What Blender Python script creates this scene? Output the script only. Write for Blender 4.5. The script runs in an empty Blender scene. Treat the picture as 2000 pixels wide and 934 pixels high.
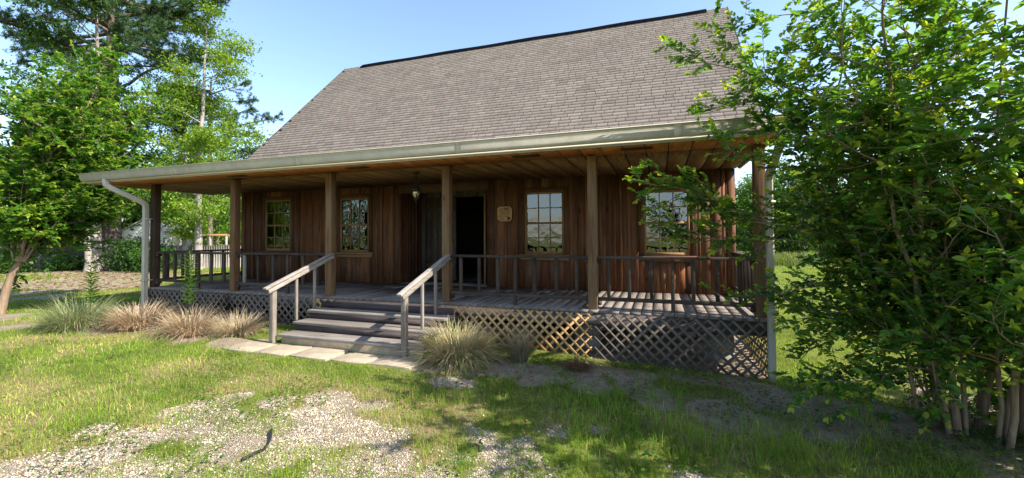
import bpy, math, random
import numpy as np
from mathutils import Matrix, Vector

# ------------------------------------------------------------------ camera, sky, sun
scn = bpy.context.scene
COL = scn.collection
CAM = np.array([10.7162, -6.4069, 1.0989])
YAW, PITCH, ROLL = -0.3329, 0.0228, 0.0054
cd = bpy.data.cameras.new("camera"); cam = bpy.data.objects.new("camera", cd); COL.objects.link(cam)
cd.sensor_fit = 'HORIZONTAL'; cd.sensor_width = 36.0; cd.lens = 836.37/2000*36.0
cd.shift_y = -25.3/2000; cd.clip_start = 0.05; cd.clip_end = 3000
def cam_axes():
    cy, sy = math.cos(YAW), math.sin(YAW)
    fwd = np.array([sy*math.cos(PITCH), cy*math.cos(PITCH), math.sin(PITCH)])
    r = np.array([cy, -sy, 0.0]); d = np.cross(fwd, r)
    cr, sr = math.cos(ROLL), math.sin(ROLL)
    return cr*r+sr*d, -sr*r+cr*d, fwd
RT, DN, FW = cam_axes()
m = Matrix.Identity(4)
for i in range(3):
    m[i][0] = RT[i]; m[i][1] = -DN[i]; m[i][2] = -FW[i]; m[i][3] = CAM[i]
cam.matrix_world = m
scn.camera = cam

SUN_EL, SUN_FRONT = math.radians(42.5), math.radians(4.5)
SUNV = Vector((math.cos(SUN_EL)*math.cos(SUN_FRONT), -math.cos(SUN_EL)*math.sin(SUN_FRONT), math.sin(SUN_EL)))
world = bpy.data.worlds.new("World"); scn.world = world; world.use_nodes = True
wn = world.node_tree; wn.nodes.clear()
sky = wn.nodes.new('ShaderNodeTexSky'); sky.sky_type = 'NISHITA'; sky.sun_disc = False
sky.sun_elevation = SUN_EL; sky.sun_rotation = math.radians(90)+SUN_FRONT
sky.air_density = 1.0; sky.dust_density = 1.0; sky.ozone_density = 2.0; sky.altitude = 0
bg = wn.nodes.new('ShaderNodeBackground'); bg.inputs[1].default_value = 0.15
wo = wn.nodes.new('ShaderNodeOutputWorld')
wn.links.new(sky.outputs[0], bg.inputs[0]); wn.links.new(bg.outputs[0], wo.inputs[0])
sd = bpy.data.lights.new("sun", 'SUN'); sun = bpy.data.objects.new("sun", sd); COL.objects.link(sun)
sd.energy = 4.5; sd.angle = math.radians(0.5); sd.color = (1.0, 0.93, 0.82)
sun.rotation_euler = SUNV.to_track_quat('Z', 'Y').to_euler(); sun.location = (30, -5, 30)
vs = scn.view_settings
vs.view_transform = 'Standard'; vs.look = 'None'; vs.gamma = 1.0; vs.use_curve_mapping = False
vs.exposure = 1.25
scn.cycles.max_bounces = 8; scn.cycles.transparent_max_bounces = 12
scn.cycles.use_denoising = True

rng = np.random.default_rng(7)
random.seed(7)

# ------------------------------------------------------------------ noise on the ground plane
class VNoise:
    def __init__(s, seed):
        s.t = np.random.default_rng(seed).random((256, 256))
    def __call__(s, x, y, sc=1.0):
        x = np.asarray(x, float)*sc+1000; y = np.asarray(y, float)*sc+1000
        xi = np.floor(x).astype(int); yi = np.floor(y).astype(int); fx = x-xi; fy = y-yi
        fx = fx*fx*(3-2*fx); fy = fy*fy*(3-2*fy); t = s.t
        a = t[xi % 256, yi % 256]; b = t[(xi+1) % 256, yi % 256]
        c = t[xi % 256, (yi+1) % 256]; d = t[(xi+1) % 256, (yi+1) % 256]
        return (a*(1-fx)+b*fx)*(1-fy)+(c*(1-fx)+d*fx)*fy
    def fbm(s, x, y, sc=1.0, o=4):
        r = 0; w = 0.5; tot = 0
        for i in range(o):
            r = r+w*s(x, y, sc); tot += w; w *= 0.5; sc *= 2.03
        return r/tot
N1, N2, N3 = VNoise(1), VNoise(2), VNoise(3)

_gx = np.array([-400, -60, -15, -3, 0, 5, 7.3, 9.75, 12, 16, 30, 400.])
_gz = np.array([-.75, -.75, -.68, -.57, -.52, -.57, -.6, -.69, -.79, -.8, -.75, -.75])
_fx = np.linspace(-420, 420, 8401); _fz = np.interp(_fx, _gx, _gz)
_k = np.hanning(19); _k /= _k.sum(); _fz = np.convolve(np.pad(_fz, 9, mode='edge'), _k, 'valid')
def ground_z(x, y):
    x = np.asarray(x, float); y = np.asarray(y, float)
    z = np.interp(x, _fx, _fz)
    near = np.exp(-((x-8)/14)**2-((y+1)/10)**2)
    z = z+near*(0.05*(N1.fbm(x, y, 0.9)-0.5)+0.02*(N2.fbm(x, y, 4.0, 3)-0.5))
    # low soil bank in front of the right-hand lattice
    z = z+0.05*np.exp(-((y+0.75-0.03*(x-9))/0.35)**2)*np.clip((x-8.3)/1.5, 0, 1)*np.clip((13.5-x)/1.5, 0, 1)
    z = z+0.10*np.exp(-((x-4.25)/0.28)**2-((y+1.42)/0.2)**2)*0.6
    return z

# ------------------------------------------------------------------ mesh helpers
WLOC = {}
def link(o, parent=None):
    COL.objects.link(o)
    if parent is not None: o.parent = parent
    return o
def tag(o, label=None, cat=None, group=None, kind=None):
    if label: o['label'] = label
    if cat: o['category'] = cat
    if group: o['group'] = group
    if kind: o['kind'] = kind
    return o
def empty(name, loc, label=None, cat=None, group=None):
    o = bpy.data.objects.new(name, None); o.empty_display_size = 0.2
    o.location = loc; COL.objects.link(o); WLOC[o.name] = np.array(loc, float)
    return tag(o, label, cat, group)
def mesh_obj(name, V, polys, mat, parent=None, tint=None, origin=None, smooth=False):
    """polys: list of (n,k) int arrays. Vertices in world space."""
    V = np.asarray(V, float).reshape(-1, 3)
    if parent is not None: org = WLOC[parent.name]
    elif origin is not None: org = np.array(origin, float)
    else: org = np.zeros(3)
    me = bpy.data.meshes.new(name)
    me.vertices.add(len(V)); me.vertices.foreach_set('co', (V-org).astype(np.float32).ravel())
    idx = []; starts = []; cur = 0
    for p in polys:
        p = np.asarray(p, np.int64)
        if p.size == 0: continue
        n, k = p.shape
        idx.append(p.ravel()); starts.append(cur+np.arange(n)*k); cur += n*k
    idx = np.concatenate(idx); starts = np.concatenate(starts)
    me.loops.add(len(idx)); me.loops.foreach_set('vertex_index', idx.astype(np.int32))
    me.polygons.add(len(starts)); me.polygons.foreach_set('loop_start', starts.astype(np.int32))
    if smooth: me.polygons.foreach_set('use_smooth', np.ones(len(starts), bool))
    if tint is not None:
        at = me.color_attributes.new('tint', 'FLOAT_COLOR', 'POINT')
        t = np.ones((len(V), 4), np.float32); tt = np.asarray(tint, np.float32); t[:, :tt.shape[1]] = tt
        at.data.foreach_set('color', t.ravel())
    me.update(calc_edges=True); me.validate()
    if mat is not None: me.materials.append(mat)
    o = bpy.data.objects.new(name, me)
    if parent is None: o.location = org
    WLOC[o.name] = org
    link(o, parent)
    return o
class MB:
    def __init__(s): s.v = []; s.f = {}; s.t = []; s.n = 0
    def add(s, V, faces, tint=None):
        V = np.asarray(V, float).reshape(-1, 3); k0 = s.n
        s.v.append(V); s.n += len(V)
        if tint is None: tint = (random.random(), random.random(), random.random())
        s.t.append(np.tile(np.asarray(tint, float)[:3], (len(V), 1)))
        for f in faces: s.f.setdefault(len(f), []).append([i+k0 for i in f])
        return s
    BF = [(0, 3, 2, 1), (4, 5, 6, 7), (0, 1, 5, 4), (1, 2, 6, 5), (2, 3, 7, 6), (3, 0, 4, 7)]
    def box(s, x0, x1, y0, y1, z0, z1, tint=None):
        return s.add([(x0, y0, z0), (x1, y0, z0), (x1, y1, z0), (x0, y1, z0), (x0, y0, z1), (x1, y0, z1), (x1, y1, z1), (x0, y1, z1)], s.BF, tint)
    def bar(s, p0, p1, w, h, up=(0, 0, 1), tint=None):
        p0 = np.array(p0, float); p1 = np.array(p1, float); d = p1-p0; d /= np.linalg.norm(d)
        up = np.array(up, float); a = np.cross(d, up); a /= np.linalg.norm(a); b = np.cross(a, d)
        a = a*w/2; b = b*h/2
        return s.add([p0-a-b, p0+a-b, p1+a-b, p1-a-b, p0-a+b, p0+a+b, p1+a+b, p1-a+b], s.BF, tint)
    def quad(s, pts, tint=None): return s.add(pts, [tuple(range(len(pts)))], tint)
    def tube(s, pts, rad, n=8, tint=None, cap=True):
        pts = np.asarray(pts, float); m_ = len(pts)
        rad = np.broadcast_to(np.asarray(rad, float), (m_,))
        tg = np.gradient(pts, axis=0); tg /= np.linalg.norm(tg, axis=1)[:, None]+1e-9
        ref = np.array([0, 0, 1.0]) if abs(tg[0][2]) < 0.8 else np.array([1.0, 0, 0])
        V = []; a = np.cross(tg[0], ref); a /= np.linalg.norm(a)
        for i in range(m_):
            a = a-tg[i]*np.dot(a, tg[i]); a /= np.linalg.norm(a)+1e-9; b = np.cross(tg[i], a)
            an = np.arange(n)*2*math.pi/n
            V.append(pts[i]+rad[i]*(np.cos(an)[:, None]*a+np.sin(an)[:, None]*b))
        F = []
        for i in range(m_-1):
            for j in range(n):
                F.append((i*n+j, i*n+(j+1) % n, (i+1)*n+(j+1) % n, (i+1)*n+j))
        if cap: F.append(tuple(range(n))[::-1]); F.append(tuple((m_-1)*n+j for j in range(n)))
        return s.add(np.concatenate(V), F, tint)
    def sweep(s, pts, prof, up, tint=None):
        """profile (k,2) swept along pts; up = reference normal"""
        pts = np.asarray(pts, float); prof = np.asarray(prof, float); k = len(prof); m_ = len(pts)
        tg = np.gradient(pts, axis=0); tg /= np.linalg.norm(tg, axis=1)[:, None]
        V = []
        for i in range(m_):
            a = np.array(up, float); a = a-tg[i]*np.dot(a, tg[i]); a /= np.linalg.norm(a); b = np.cross(tg[i], a)
            V.append(pts[i]+prof[:, :1]*a+prof[:, 1:]*b)
        F = [(i*k+j, i*k+(j+1) % k, (i+1)*k+(j+1) % k, (i+1)*k+j) for i in range(m_-1) for j in range(k)]
        F += [tuple(range(k))[::-1], tuple((m_-1)*k+j for j in range(k))]
        return s.add(np.concatenate(V), F, tint)
    def lathe(s, c, prof, n=16, tint=None):
        c = np.array(c, float); V = []; F = []
        for r, z in prof:
            for j in range(n):
                a = 2*math.pi*j/n; V.append(c+np.array([r*math.cos(a), r*math.sin(a), z]))
        m_ = len(prof)
        for i in range(m_-1):
            for j in range(n): F.append((i*n+j, i*n+(j+1) % n, (i+1)*n+(j+1) % n, (i+1)*n+j))
        F.append(tuple(range(n))[::-1]); F.append(tuple((m_-1)*n+j for j in range(n)))
        return s.add(V, F, tint)
    def build(s, name, mat, parent=None, origin=None, smooth=False, bevel=0):
        o = mesh_obj(name, np.concatenate(s.v), [np.array(x) for x in s.f.values()], mat, parent, np.concatenate(s.t), origin, smooth)
        if bevel:
            b = o.modifiers.new('bevel', 'BEVEL'); b.width = bevel; b.segments = 2; b.limit_method = 'ANGLE'
        return o

# ------------------------------------------------------------------ materials
class NT:
    def __init__(s, name):
        s.m = bpy.data.materials.new(name); s.m.use_nodes = True; s.t = s.m.node_tree; s.t.nodes.clear()
        s.out = s.t.nodes.new('ShaderNodeOutputMaterial')
    def n(s, typ, ins=None, **kw):
        nd = s.t.nodes.new(typ)
        for k, v in kw.items(): setattr(nd, k, v)
        for k, v in (ins or {}).items():
            if hasattr(v, 'outputs'): s.t.links.new(v.outputs[0], nd.inputs[k])
            elif isinstance(v, bpy.types.NodeSocket): s.t.links.new(v, nd.inputs[k])
            else: nd.inputs[k].default_value = v
        return nd
    def ramp(s, fac, stops):
        nd = s.t.nodes.new('ShaderNodeValToRGB'); el = nd.color_ramp.elements
        while len(el) < len(stops): el.new(0.5)
        for e, (p, c) in zip(el, stops):
            e.position = p; e.color = c if len(c) == 4 else (*c, 1)
        s.t.links.new(fac if isinstance(fac, bpy.types.NodeSocket) else fac.outputs[0], nd.inputs[0]); return nd
    def mix(s, fac, a, b, mode='MIX'):
        nd = s.t.nodes.new('ShaderNodeMix'); nd.data_type = 'RGBA'; nd.blend_type = mode
        for i, v in ((0, fac), (6, a), (7, b)):
            if hasattr(v, 'outputs'): v = v.outputs[2] if v.bl_idname == 'ShaderNodeMix' else v.outputs[0]
            if isinstance(v, bpy.types.NodeSocket): s.t.links.new(v, nd.inputs[i])
            else: nd.inputs[i].default_value = v if i == 0 else ((*v, 1) if len(v) == 3 else v)
        return nd.outputs[2]
    def math(s, op, a, b=0.0):
        nd = s.t.nodes.new('ShaderNodeMath'); nd.operation = op
        for i, v in ((0, a), (1, b)):
            if hasattr(v, 'outputs'): v = v.outputs[0]
            if isinstance(v, bpy.types.NodeSocket): s.t.links.new(v, nd.inputs[i])
            else: nd.inputs[i].default_value = v
        return nd.outputs[0]
    def bsdf(s, base, rough=0.7, spec=0.3, normal=None, **kw):
        ins = {'Base Color': base, 'Roughness': rough, 'Specular IOR Level': spec}
        if not (hasattr(base, 'outputs') or isinstance(base, bpy.types.NodeSocket)): ins['Base Color'] = (*base, 1)
        if normal is not None: ins['Normal'] = normal
        ins.update(kw)
        b = s.n('ShaderNodeBsdfPrincipled', ins); s.t.links.new(b.outputs[0], s.out.inputs[0]); return b
    def bump(s, h, strength=0.3, dist=0.01):
        return s.n('ShaderNodeBump', {'Height': h, 'Strength': strength, 'Distance': dist})

def wood(name, dark, light, axis='z', gray=(0.22, 0.2, 0.18), gray_amt=0.25, rough=0.75, tint_amt=1.0, stain=None, spec=0.2):
    t = NT(name); tc = t.n('ShaderNodeTexCoord'); at = t.n('ShaderNodeAttribute', attribute_name='tint')
    sx = t.n('ShaderNodeSeparateColor', {0: at.outputs[0]})
    off = t.n('ShaderNodeCombineXYZ', {0: t.math('MULTIPLY', sx.outputs[0], 37.0), 1: t.math('MULTIPLY', sx.outputs[1], 51.0), 2: t.math('MULTIPLY', sx.outputs[2], 23.0)})
    pos = t.n('ShaderNodeVectorMath', {0: tc.outputs['Object'], 1: off.outputs[0]}, operation='ADD')
    sc = {'x': (2, 40, 40), 'y': (40, 2, 40), 'z': (40, 40, 2)}[axis]
    sc2 = {'x': (.9, 9, 9), 'y': (9, .9, 9), 'z': (9, 9, .9)}[axis]
    mp = t.n('ShaderNodeMapping', {0: pos, 'Scale': sc}); mp2 = t.n('ShaderNodeMapping', {0: pos, 'Scale': sc2})
    g1 = t.n('ShaderNodeTexNoise', {0: mp, 'Scale': 1.0, 'Detail': 6.0, 'Roughness': .65})
    g2 = t.n('ShaderNodeTexNoise', {0: mp2, 'Scale': 1.0, 'Detail': 5.0, 'Roughness': .6})
    g3 = t.n('ShaderNodeTexNoise', {0: pos, 'Scale': 2.3, 'Detail': 5.0, 'Roughness': .65})
    base = t.mix(t.math('ADD', t.math('MULTIPLY', sx.outputs[0], .75*tint_amt), t.math('MULTIPLY', g2.outputs[0], .35)), dark, light)
    base = t.mix(t.ramp(g1, [(.35, (.35, .35, .35)), (.62, (1, 1, 1))]), tuple(c*.45 for c in dark), base)
    gf = t.math('MULTIPLY', t.ramp(t.math('ADD', g3.outputs[0], t.math('MULTIPLY', sx.outputs[1], .25)), [(.5, (0, 0, 0)), (.8, (1, 1, 1))]), gray_amt)
    base = t.mix(gf, base, gray)
    if stain:
        g4 = t.n('ShaderNodeTexNoise', {0: mp2, 'Scale': 1.7, 'Detail': 4.0})
        base = t.mix(t.math('MULTIPLY', t.ramp(g4, [(.52, (0, 0, 0)), (.68, (1, 1, 1))]), .7), base, stain)
    # knots
    kn = t.n('ShaderNodeTexVoronoi', {0: t.n('ShaderNodeMapping', {0: pos, 'Scale': {'x': (1.6, 5, 5), 'y': (5, 1.6, 5), 'z': (5, 5, 1.6)}[axis]}), 'Scale': 1.0})
    base = t.mix(t.ramp(kn.outputs['Distance'], [(.05, (.75, .75, .75)), (.12, (0, 0, 0))]), base, tuple(c*.3 for c in dark))
    t.bsdf(base, rough, spec, t.bump(g1, .35, .004)); return t.m

def flat(name, col, rough=0.6, var=0.15, scale=6.0, spec=0.3, bump=0.0, metal=0.0):
    t = NT(name); tc = t.n('ShaderNodeTexCoord')
    n = t.n('ShaderNodeTexNoise', {0: tc.outputs['Object'], 'Scale': scale, 'Detail': 6.0, 'Roughness': .65})
    base = t.mix(t.ramp(n, [(.3, (0, 0, 0)), (.7, (1, 1, 1))]), tuple(c*(1-var) for c in col), tuple(min(1, c*(1+var)) for c in col))
    t.bsdf(base, rough, spec, t.bump(n, bump, .01) if bump else None, Metallic=metal); return t.m

def leafmat(name, trans=0.35, rough=0.45, spec=0.35, gain=1.0, tcol=(1.25, 1.2, .5)):
    t = NT(name); at = t.n('ShaderNodeAttribute', attribute_name='tint')
    col = at.outputs[0]
    b = t.n('ShaderNodeBsdfPrincipled', {'Base Color': col, 'Roughness': rough, 'Specular IOR Level': spec})
    tr = t.n('ShaderNodeBsdfTranslucent', {0: t.mix(1.0, col, tcol, 'MULTIPLY')})
    mx = t.n('ShaderNodeMixShader', {0: trans, 1: b, 2: tr}); t.t.links.new(mx.outputs[0], t.out.inputs[0]); return t.m

M = {}
M['wall'] = wood('weathered_red_board', (.06, .023, .010), (.31, .118, .048), 'z', gray=(.16, .11, .075), gray_amt=.4, tint_amt=1.1, stain=(.045, .022, .014))
M['wall_gray'] = wood('grey_brown_board', (.05, .034, .024), (.13, .095, .068), 'z', gray=(.15, .13, .11), gray_amt=.5)
M['post'] = wood('weathered_post', (.12, .06, .028), (.27, .15, .07), 'z', gray=(.21, .15, .085), gray_amt=.4, stain=(.10, .045, .028))
M['post_dark'] = wood('dark_post', (.05, .03, .02), (.11, .065, .04), 'z', gray=(.13, .1, .08), gray_amt=.4)
M['rail_x'] = wood('rail_wood_x', (.035, .023, .018), (.085, .058, .044), 'x', gray=(.13, .105, .09), gray_amt=.5)
M['rail_y'] = wood('rail_wood_y', (.04, .026, .02), (.095, .065, .05), 'y', gray=(.14, .115, .1), gray_amt=.5)
M['rail_z'] = wood('baluster_wood', (.035, .022, .016), (.085, .056, .04), 'z', gray=(.12, .10, .085), gray_amt=.5)
M['hand_y'] = wood('handrail_wood', (.17, .14, .12), (.36, .31, .265), 'y', gray=(.45, .42, .38), gray_amt=.5)
M['hand_z'] = wood('handrail_post_wood', (.17, .14, .115), (.34, .28, .22), 'z', gray=(.36, .33, .3), gray_amt=.5)
M['deck'] = wood('deck_plank', (.15, .122, .105), (.26, .215, .185), 'y', gray=(.28, .25, .225), gray_amt=.5, stain=(.14, .11, .095))
M['tread'] = wood('tread_plank', (.17, .145, .125), (.30, .26, .22), 'x', gray=(.33, .30, .27), gray_amt=.6, stain=(.14, .115, .1))
M['rim'] = wood('rim_joist', (.06, .045, .045), (.115, .088, .085), 'x', gray=(.15, .13, .125), gray_amt=.4)
M['soffit'] = wood('orange_soffit', (.42, .145, .032), (.66, .26, .07), 'y', gray=(.30, .13, .05), gray_amt=.4, stain=(.26, .10, .03))  # board colour, with bounce light from outside mixed into the orange
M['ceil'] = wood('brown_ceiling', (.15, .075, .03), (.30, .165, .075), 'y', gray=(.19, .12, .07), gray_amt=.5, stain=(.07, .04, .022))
M['trim'] = wood('honey_trim', (.26, .14, .055), (.40, .235, .10), 'z', gray=(.24, .15, .08), gray_amt=.4)
M['trim_x'] = wood('honey_trim_x', (.26, .14, .055), (.40, .235, .10), 'x', gray=(.24, .15, .08), gray_amt=.4)
M['casing'] = wood('dark_casing', (.07, .032, .016), (.15, .07, .035), 'z', gray=(.14, .09, .06), gray_amt=.4)
M['lat_gray'] = wood('grey_lattice', (.11, .083, .062), (.21, .168, .13), 'x', gray=(.22, .185, .15), gray_amt=.5)
M['lat_new'] = wood('new_lattice', (.52, .29, .105), (.74, .46, .20), 'x', gray=(.5, .33, .17), gray_amt=.3)
M['lat_sunlit'] = wood('sunlit_lattice', (.28, .19, .11), (.45, .32, .19), 'x', gray=(.33, .26, .18), gray_amt=.3)  # side lattice: sunlight put into the colour as a lighter tan
M['door_edge'] = wood('lit_door_edge', (.30, .14, .05), (.42, .21, .09), 'z', gray=(.3, .17, .1), gray_amt=.2)  # orange tone puts the light caught by the edge into its colour
M['gutter'] = flat('beige_gutter', (.50, .45, .365), .7, .13, 5)
M['gutter_trim'] = flat('beige_drip', (.58, .53, .43), .7, .04, 3)
M['spout'] = flat('beige_downspout', (.50, .46, .38), .5, .07, 5)
M['black_metal'] = flat('black_metal', (.02, .02, .02), .5, .3)
M['vent'] = flat('soffit_vent', (.05, .04, .035), .7, .3)
M['ridge'] = flat('ridge_vent', (.006, .006, .008), 1.0, .3, 6.0, 0.0)
M['conc'] = flat('step_concrete', (.34, .27, .18), .9, .25, 9, bump=.4)
M['paver'] = flat('paver_concrete', (.34, .28, .20), .9, .25, 5, bump=.4)
M['dark_in'] = flat('dark_interior', (.03, .025, .02), .9)  # near-black colour stands in for shade indoors and under the floor
M['brass'] = flat('brass', (.25, .18, .08), .4, metal=.8)
M['rubber'] = flat('black_rubber', (.02, .02, .02), .6)
M['white'] = flat('white_siding', (.75, .73, .66), .7, .06)
M['shed_roof'] = flat('shed_roof', (.3, .29, .27), .8)
M['sign'] = flat('sign_board', (.60, .37, .18), .6, .18, 30)
M['ink'] = flat('sign_ink', (.035, .02, .012), .7)
M['emblem'] = flat('sign_emblem', (.10, .055, .025), .7)
M['stone'] = flat('pier_block', (.28, .26, .23), .9, .2, 6, bump=.5)

def shingle():
    t = NT('taupe_shingle'); at = t.n('ShaderNodeAttribute', attribute_name='tint'); tc = t.n('ShaderNodeTexCoord')
    sx = t.n('ShaderNodeSeparateColor', {0: at.outputs[0]})
    n = t.n('ShaderNodeTexNoise', {0: tc.outputs['Object'], 'Scale': 60.0, 'Detail': 3.0})
    n2 = t.n('ShaderNodeTexNoise', {0: tc.outputs['Object'], 'Scale': .7, 'Detail': 4.0})
    base = t.mix(sx.outputs[0], (.215, .175, .14), (.405, .34, .28))
    base = t.mix(t.ramp(n, [(.35, (0, 0, 0)), (.65, (1, 1, 1))]), t.mix(1.0, base, (.72, .70, .70), 'MULTIPLY'), base)
    base = t.mix(t.math('MULTIPLY', t.ramp(n2, [(.4, (0, 0, 0)), (.7, (1, 1, 1))]), .25), base, (.19, .155, .13))
    base = t.mix(sx.outputs[1], (.09, .07, .06), base)
    t.bsdf(base, .92, .12); return t.m
M['shingle'] = shingle()

def glass():
    t = NT('old_window_glass'); tc = t.n('ShaderNodeTexCoord')
    n = t.n('ShaderNodeTexNoise', {0: tc.outputs['Object'], 'Scale': 3.5, 'Detail': 2.0})
    bp = t.bump(n, .11, .05)
    fr = t.n('ShaderNodeFresnel', {'IOR': 2.25})
    gl = t.n('ShaderNodeBsdfGlossy', {'Color': (.9, .93, 1, 1), 'Roughness': .015, 'Normal': bp.outputs[0]})
    tr = t.n('ShaderNodeBsdfTransparent', {'Color': (.7, .72, .7, 1)})
    mx = t.n('ShaderNodeMixShader', {0: fr, 1: tr, 2: gl}); t.t.links.new(mx.outputs[0], t.out.inputs[0]); return t.m
M['glass'] = glass()

def amber():
    t = NT('amber_glass')
    gl = t.n('ShaderNodeBsdfGlossy', {'Color': (.9, .85, .6, 1), 'Roughness': .1})
    tr = t.n('ShaderNodeBsdfTranslucent', {'Color': (.55, .5, .22, 1)})
    mx = t.n('ShaderNodeMixShader', {0: .55, 1: tr, 2: gl}); t.t.links.new(mx.outputs[0], t.out.inputs[0]); return t.m
M['amber'] = amber()

def bark(name, dark, light, sc=(14, 14, 3), bump=.8, patch=None):
    t = NT(name); tc = t.n('ShaderNodeTexCoord')
    mp = t.n('ShaderNodeMapping', {0: tc.outputs['Object'], 'Scale': sc})
    v = t.n('ShaderNodeTexNoise', {0: mp, 'Scale': 1.0, 'Detail': 7.0, 'Roughness': .7})
    base = t.ramp(v, [(.36, dark), (.64, light)])
    if patch:
        p = t.n('ShaderNodeTexNoise', {0: tc.outputs['Object'], 'Scale': 2.2, 'Detail': 5.0})
        base = t.mix(t.ramp(p, [(.48, (0, 0, 0)), (.6, (1, 1, 1))]), base, patch)
    t.bsdf(base, .9, .15, t.bump(v, bump, .03)); return t.m
M['pine_bark'] = bark('pine_bark', (.035, .026, .022), (.20, .155, .135), (9, 9, 2.2), 1.0)
M['pale_bark'] = bark('pale_bark', (.14, .12, .10), (.42, .38, .33), (5, 5, 3), .3, (.28, .25, .22))
M['myrtle_bark'] = bark('smooth_tan_bark', (.16, .11, .07), (.34, .25, .17), (20, 20, 2), .2, (.24, .17, .12))
M['branch'] = bark('branch_bark', (.06, .045, .035), (.2, .16, .13), (20, 20, 4), .4)
M['leaf_bush'] = leafmat('myrtle_leaf', .5, .36, .5, tcol=(1.5, 1.45, .55))
M['leaf'] = leafmat('leaf', .48, .5, .3)
M['needle'] = leafmat('needle', .12, .55, .25)
M['grass'] = leafmat('grass_blade', .35, .6, .2, tcol=(1.2, 1.15, .6))
M['straw'] = leafmat('straw_blade', .4, .7, .2, tcol=(1.1, 1.0, .8))
M['fence_dark'] = wood('dark_fence', (.05, .045, .04), (.12, .105, .095), 'z', gray=(.14, .13, .12), gray_amt=.5)  # dark tone holds both the age and the shade of this stretch
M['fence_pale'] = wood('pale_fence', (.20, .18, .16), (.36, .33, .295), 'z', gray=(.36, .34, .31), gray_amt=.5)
M['pergola'] = wood('pergola_wood', (.32, .15, .06), (.5, .26, .11), 'x', gray=(.3, .2, .13), gray_amt=.3)

def ground_mat():
    t = NT('yard_ground'); at = t.n('ShaderNodeAttribute', attribute_name='tint'); tc = t.n('ShaderNodeTexCoord')
    sx = t.n('ShaderNodeSeparateColor', {0: at.outputs[0]}); P = tc.outputs['Object']
    n1 = t.n('ShaderNodeTexNoise', {0: P, 'Scale': 3.0, 'Detail': 8.0, 'Roughness': .7})
    n2 = t.n('ShaderNodeTexNoise', {0: P, 'Scale': 45.0, 'Detail': 6.0, 'Roughness': .75})
    n3 = t.n('ShaderNodeTexNoise', {0: P, 'Scale': .35, 'Detail': 5.0, 'Roughness': .6})
    grass = t.mix(t.ramp(n1, [(.35, (0, 0, 0)), (.68, (1, 1, 1))]), (.11, .16, .025), (.24, .26, .06))
    grass = t.mix(t.ramp(n2, [(.4, (0, 0, 0)), (.66, (1, 1, 1))]), t.mix(1.0, grass, (.55, .6, .55), 'MULTIPLY'), grass)
    grass = t.mix(t.math('MULTIPLY', t.ramp(n3, [(.42, (0, 0, 0)), (.68, (1, 1, 1))]), .4), grass, (.22, .20, .075))
    straw = t.mix(t.ramp(n2, [(.35, (0, 0, 0)), (.65, (1, 1, 1))]), (.15, .105, .05), (.36, .28, .15))
    dirt = t.mix(t.ramp(n1, [(.3, (0, 0, 0)), (.7, (1, 1, 1))]), (.25, .195, .145), (.48, .39, .30))
    dirt = t.mix(t.ramp(n2, [(.35, (0, 0, 0)), (.7, (1, 1, 1))]), t.mix(1.0, dirt, (.62, .6, .57), 'MULTIPLY'), dirt)
    vo = t.n('ShaderNodeTexVoronoi', {0: P, 'Scale': 85.0, 'Randomness': 1.0})
    vd = t.n('ShaderNodeSeparateColor', {0: vo.outputs['Color']})
    grav = t.mix(vd.outputs[0], (.40, .325, .225), (.62, .53, .39))
    grav = t.mix(t.ramp(vo.outputs['Distance'], [(.42, (0, 0, 0)), (.75, (1, 1, 1))]), grav, (.16, .13, .10))
    grav = t.mix(t.math('MULTIPLY', t.ramp(n1, [(.45, (0, 0, 0)), (.75, (1, 1, 1))]), .55), grav, (.36, .275, .175))
    def jit(s, lo, hi): return t.ramp(t.math('ADD', s, t.math('MULTIPLY', t.math('SUBTRACT', n2.outputs[0], .5), .6)), [(lo, (0, 0, 0)), (hi, (1, 1, 1))])
    base = t.mix(jit(sx.outputs[2], .3, .8), grass, straw)
    base = t.mix(jit(sx.outputs[1], .35, .65), base, dirt)
    base = t.mix(jit(sx.outputs[0], .3, .75), base, grav)
    h = t.math('ADD', t.math('MULTIPLY', vo.outputs['Distance'], t.math('MULTIPLY', sx.outputs[0], -1.0)), t.math('MULTIPLY', n2.outputs[0], .8))
    t.bsdf(base, .95, .1, t.bump(h, 1.0, .03)); return t.m
M['ground'] = ground_mat()

# ------------------------------------------------------------------ ground masks (world coordinates)
GRAV = [(6.2, -4.6, .45), (6.05, -4.0, .3), (6.2, -3.6, .25), (6.5, -3.35, .36), (6.5, -3.05, .2), (6.95, -3.0, .36), (7.35, -2.78, .32), (7.6, -2.92, .32),
        (7.4, -3.3, .45), (7.0, -3.6, .6), (6.6, -3.9, .6), (7.41, -3.9, .5), (7.28, -4.32, .7), (6.6, -4.6, .8), (8.14, -3.3, .42), (8.5, -3.2, .36), (9.14, -3.25, .42), (9.35, -3.02, .36), (9.55, -2.83, .3), (8.75, -3.55, .5), (9.5, -3.6, .5),
        (8.0, -2.66, .22), (9.77, -2.57, .24), (8.4, -3.8, .6), (9.1, -3.6, .5), (9.65, -3.25, .4), (8.24, -1.78, .2), (8.5, -1.8, .2), (9.7, -3.1, .26), (7.85, -3.7, .6), (9.0, -4.2, .6), (8.0, -4.6, .8), (9.9, -3.6, .3), (10.9, -3.0, .3), (10.2, -2.35, .15)]
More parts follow.
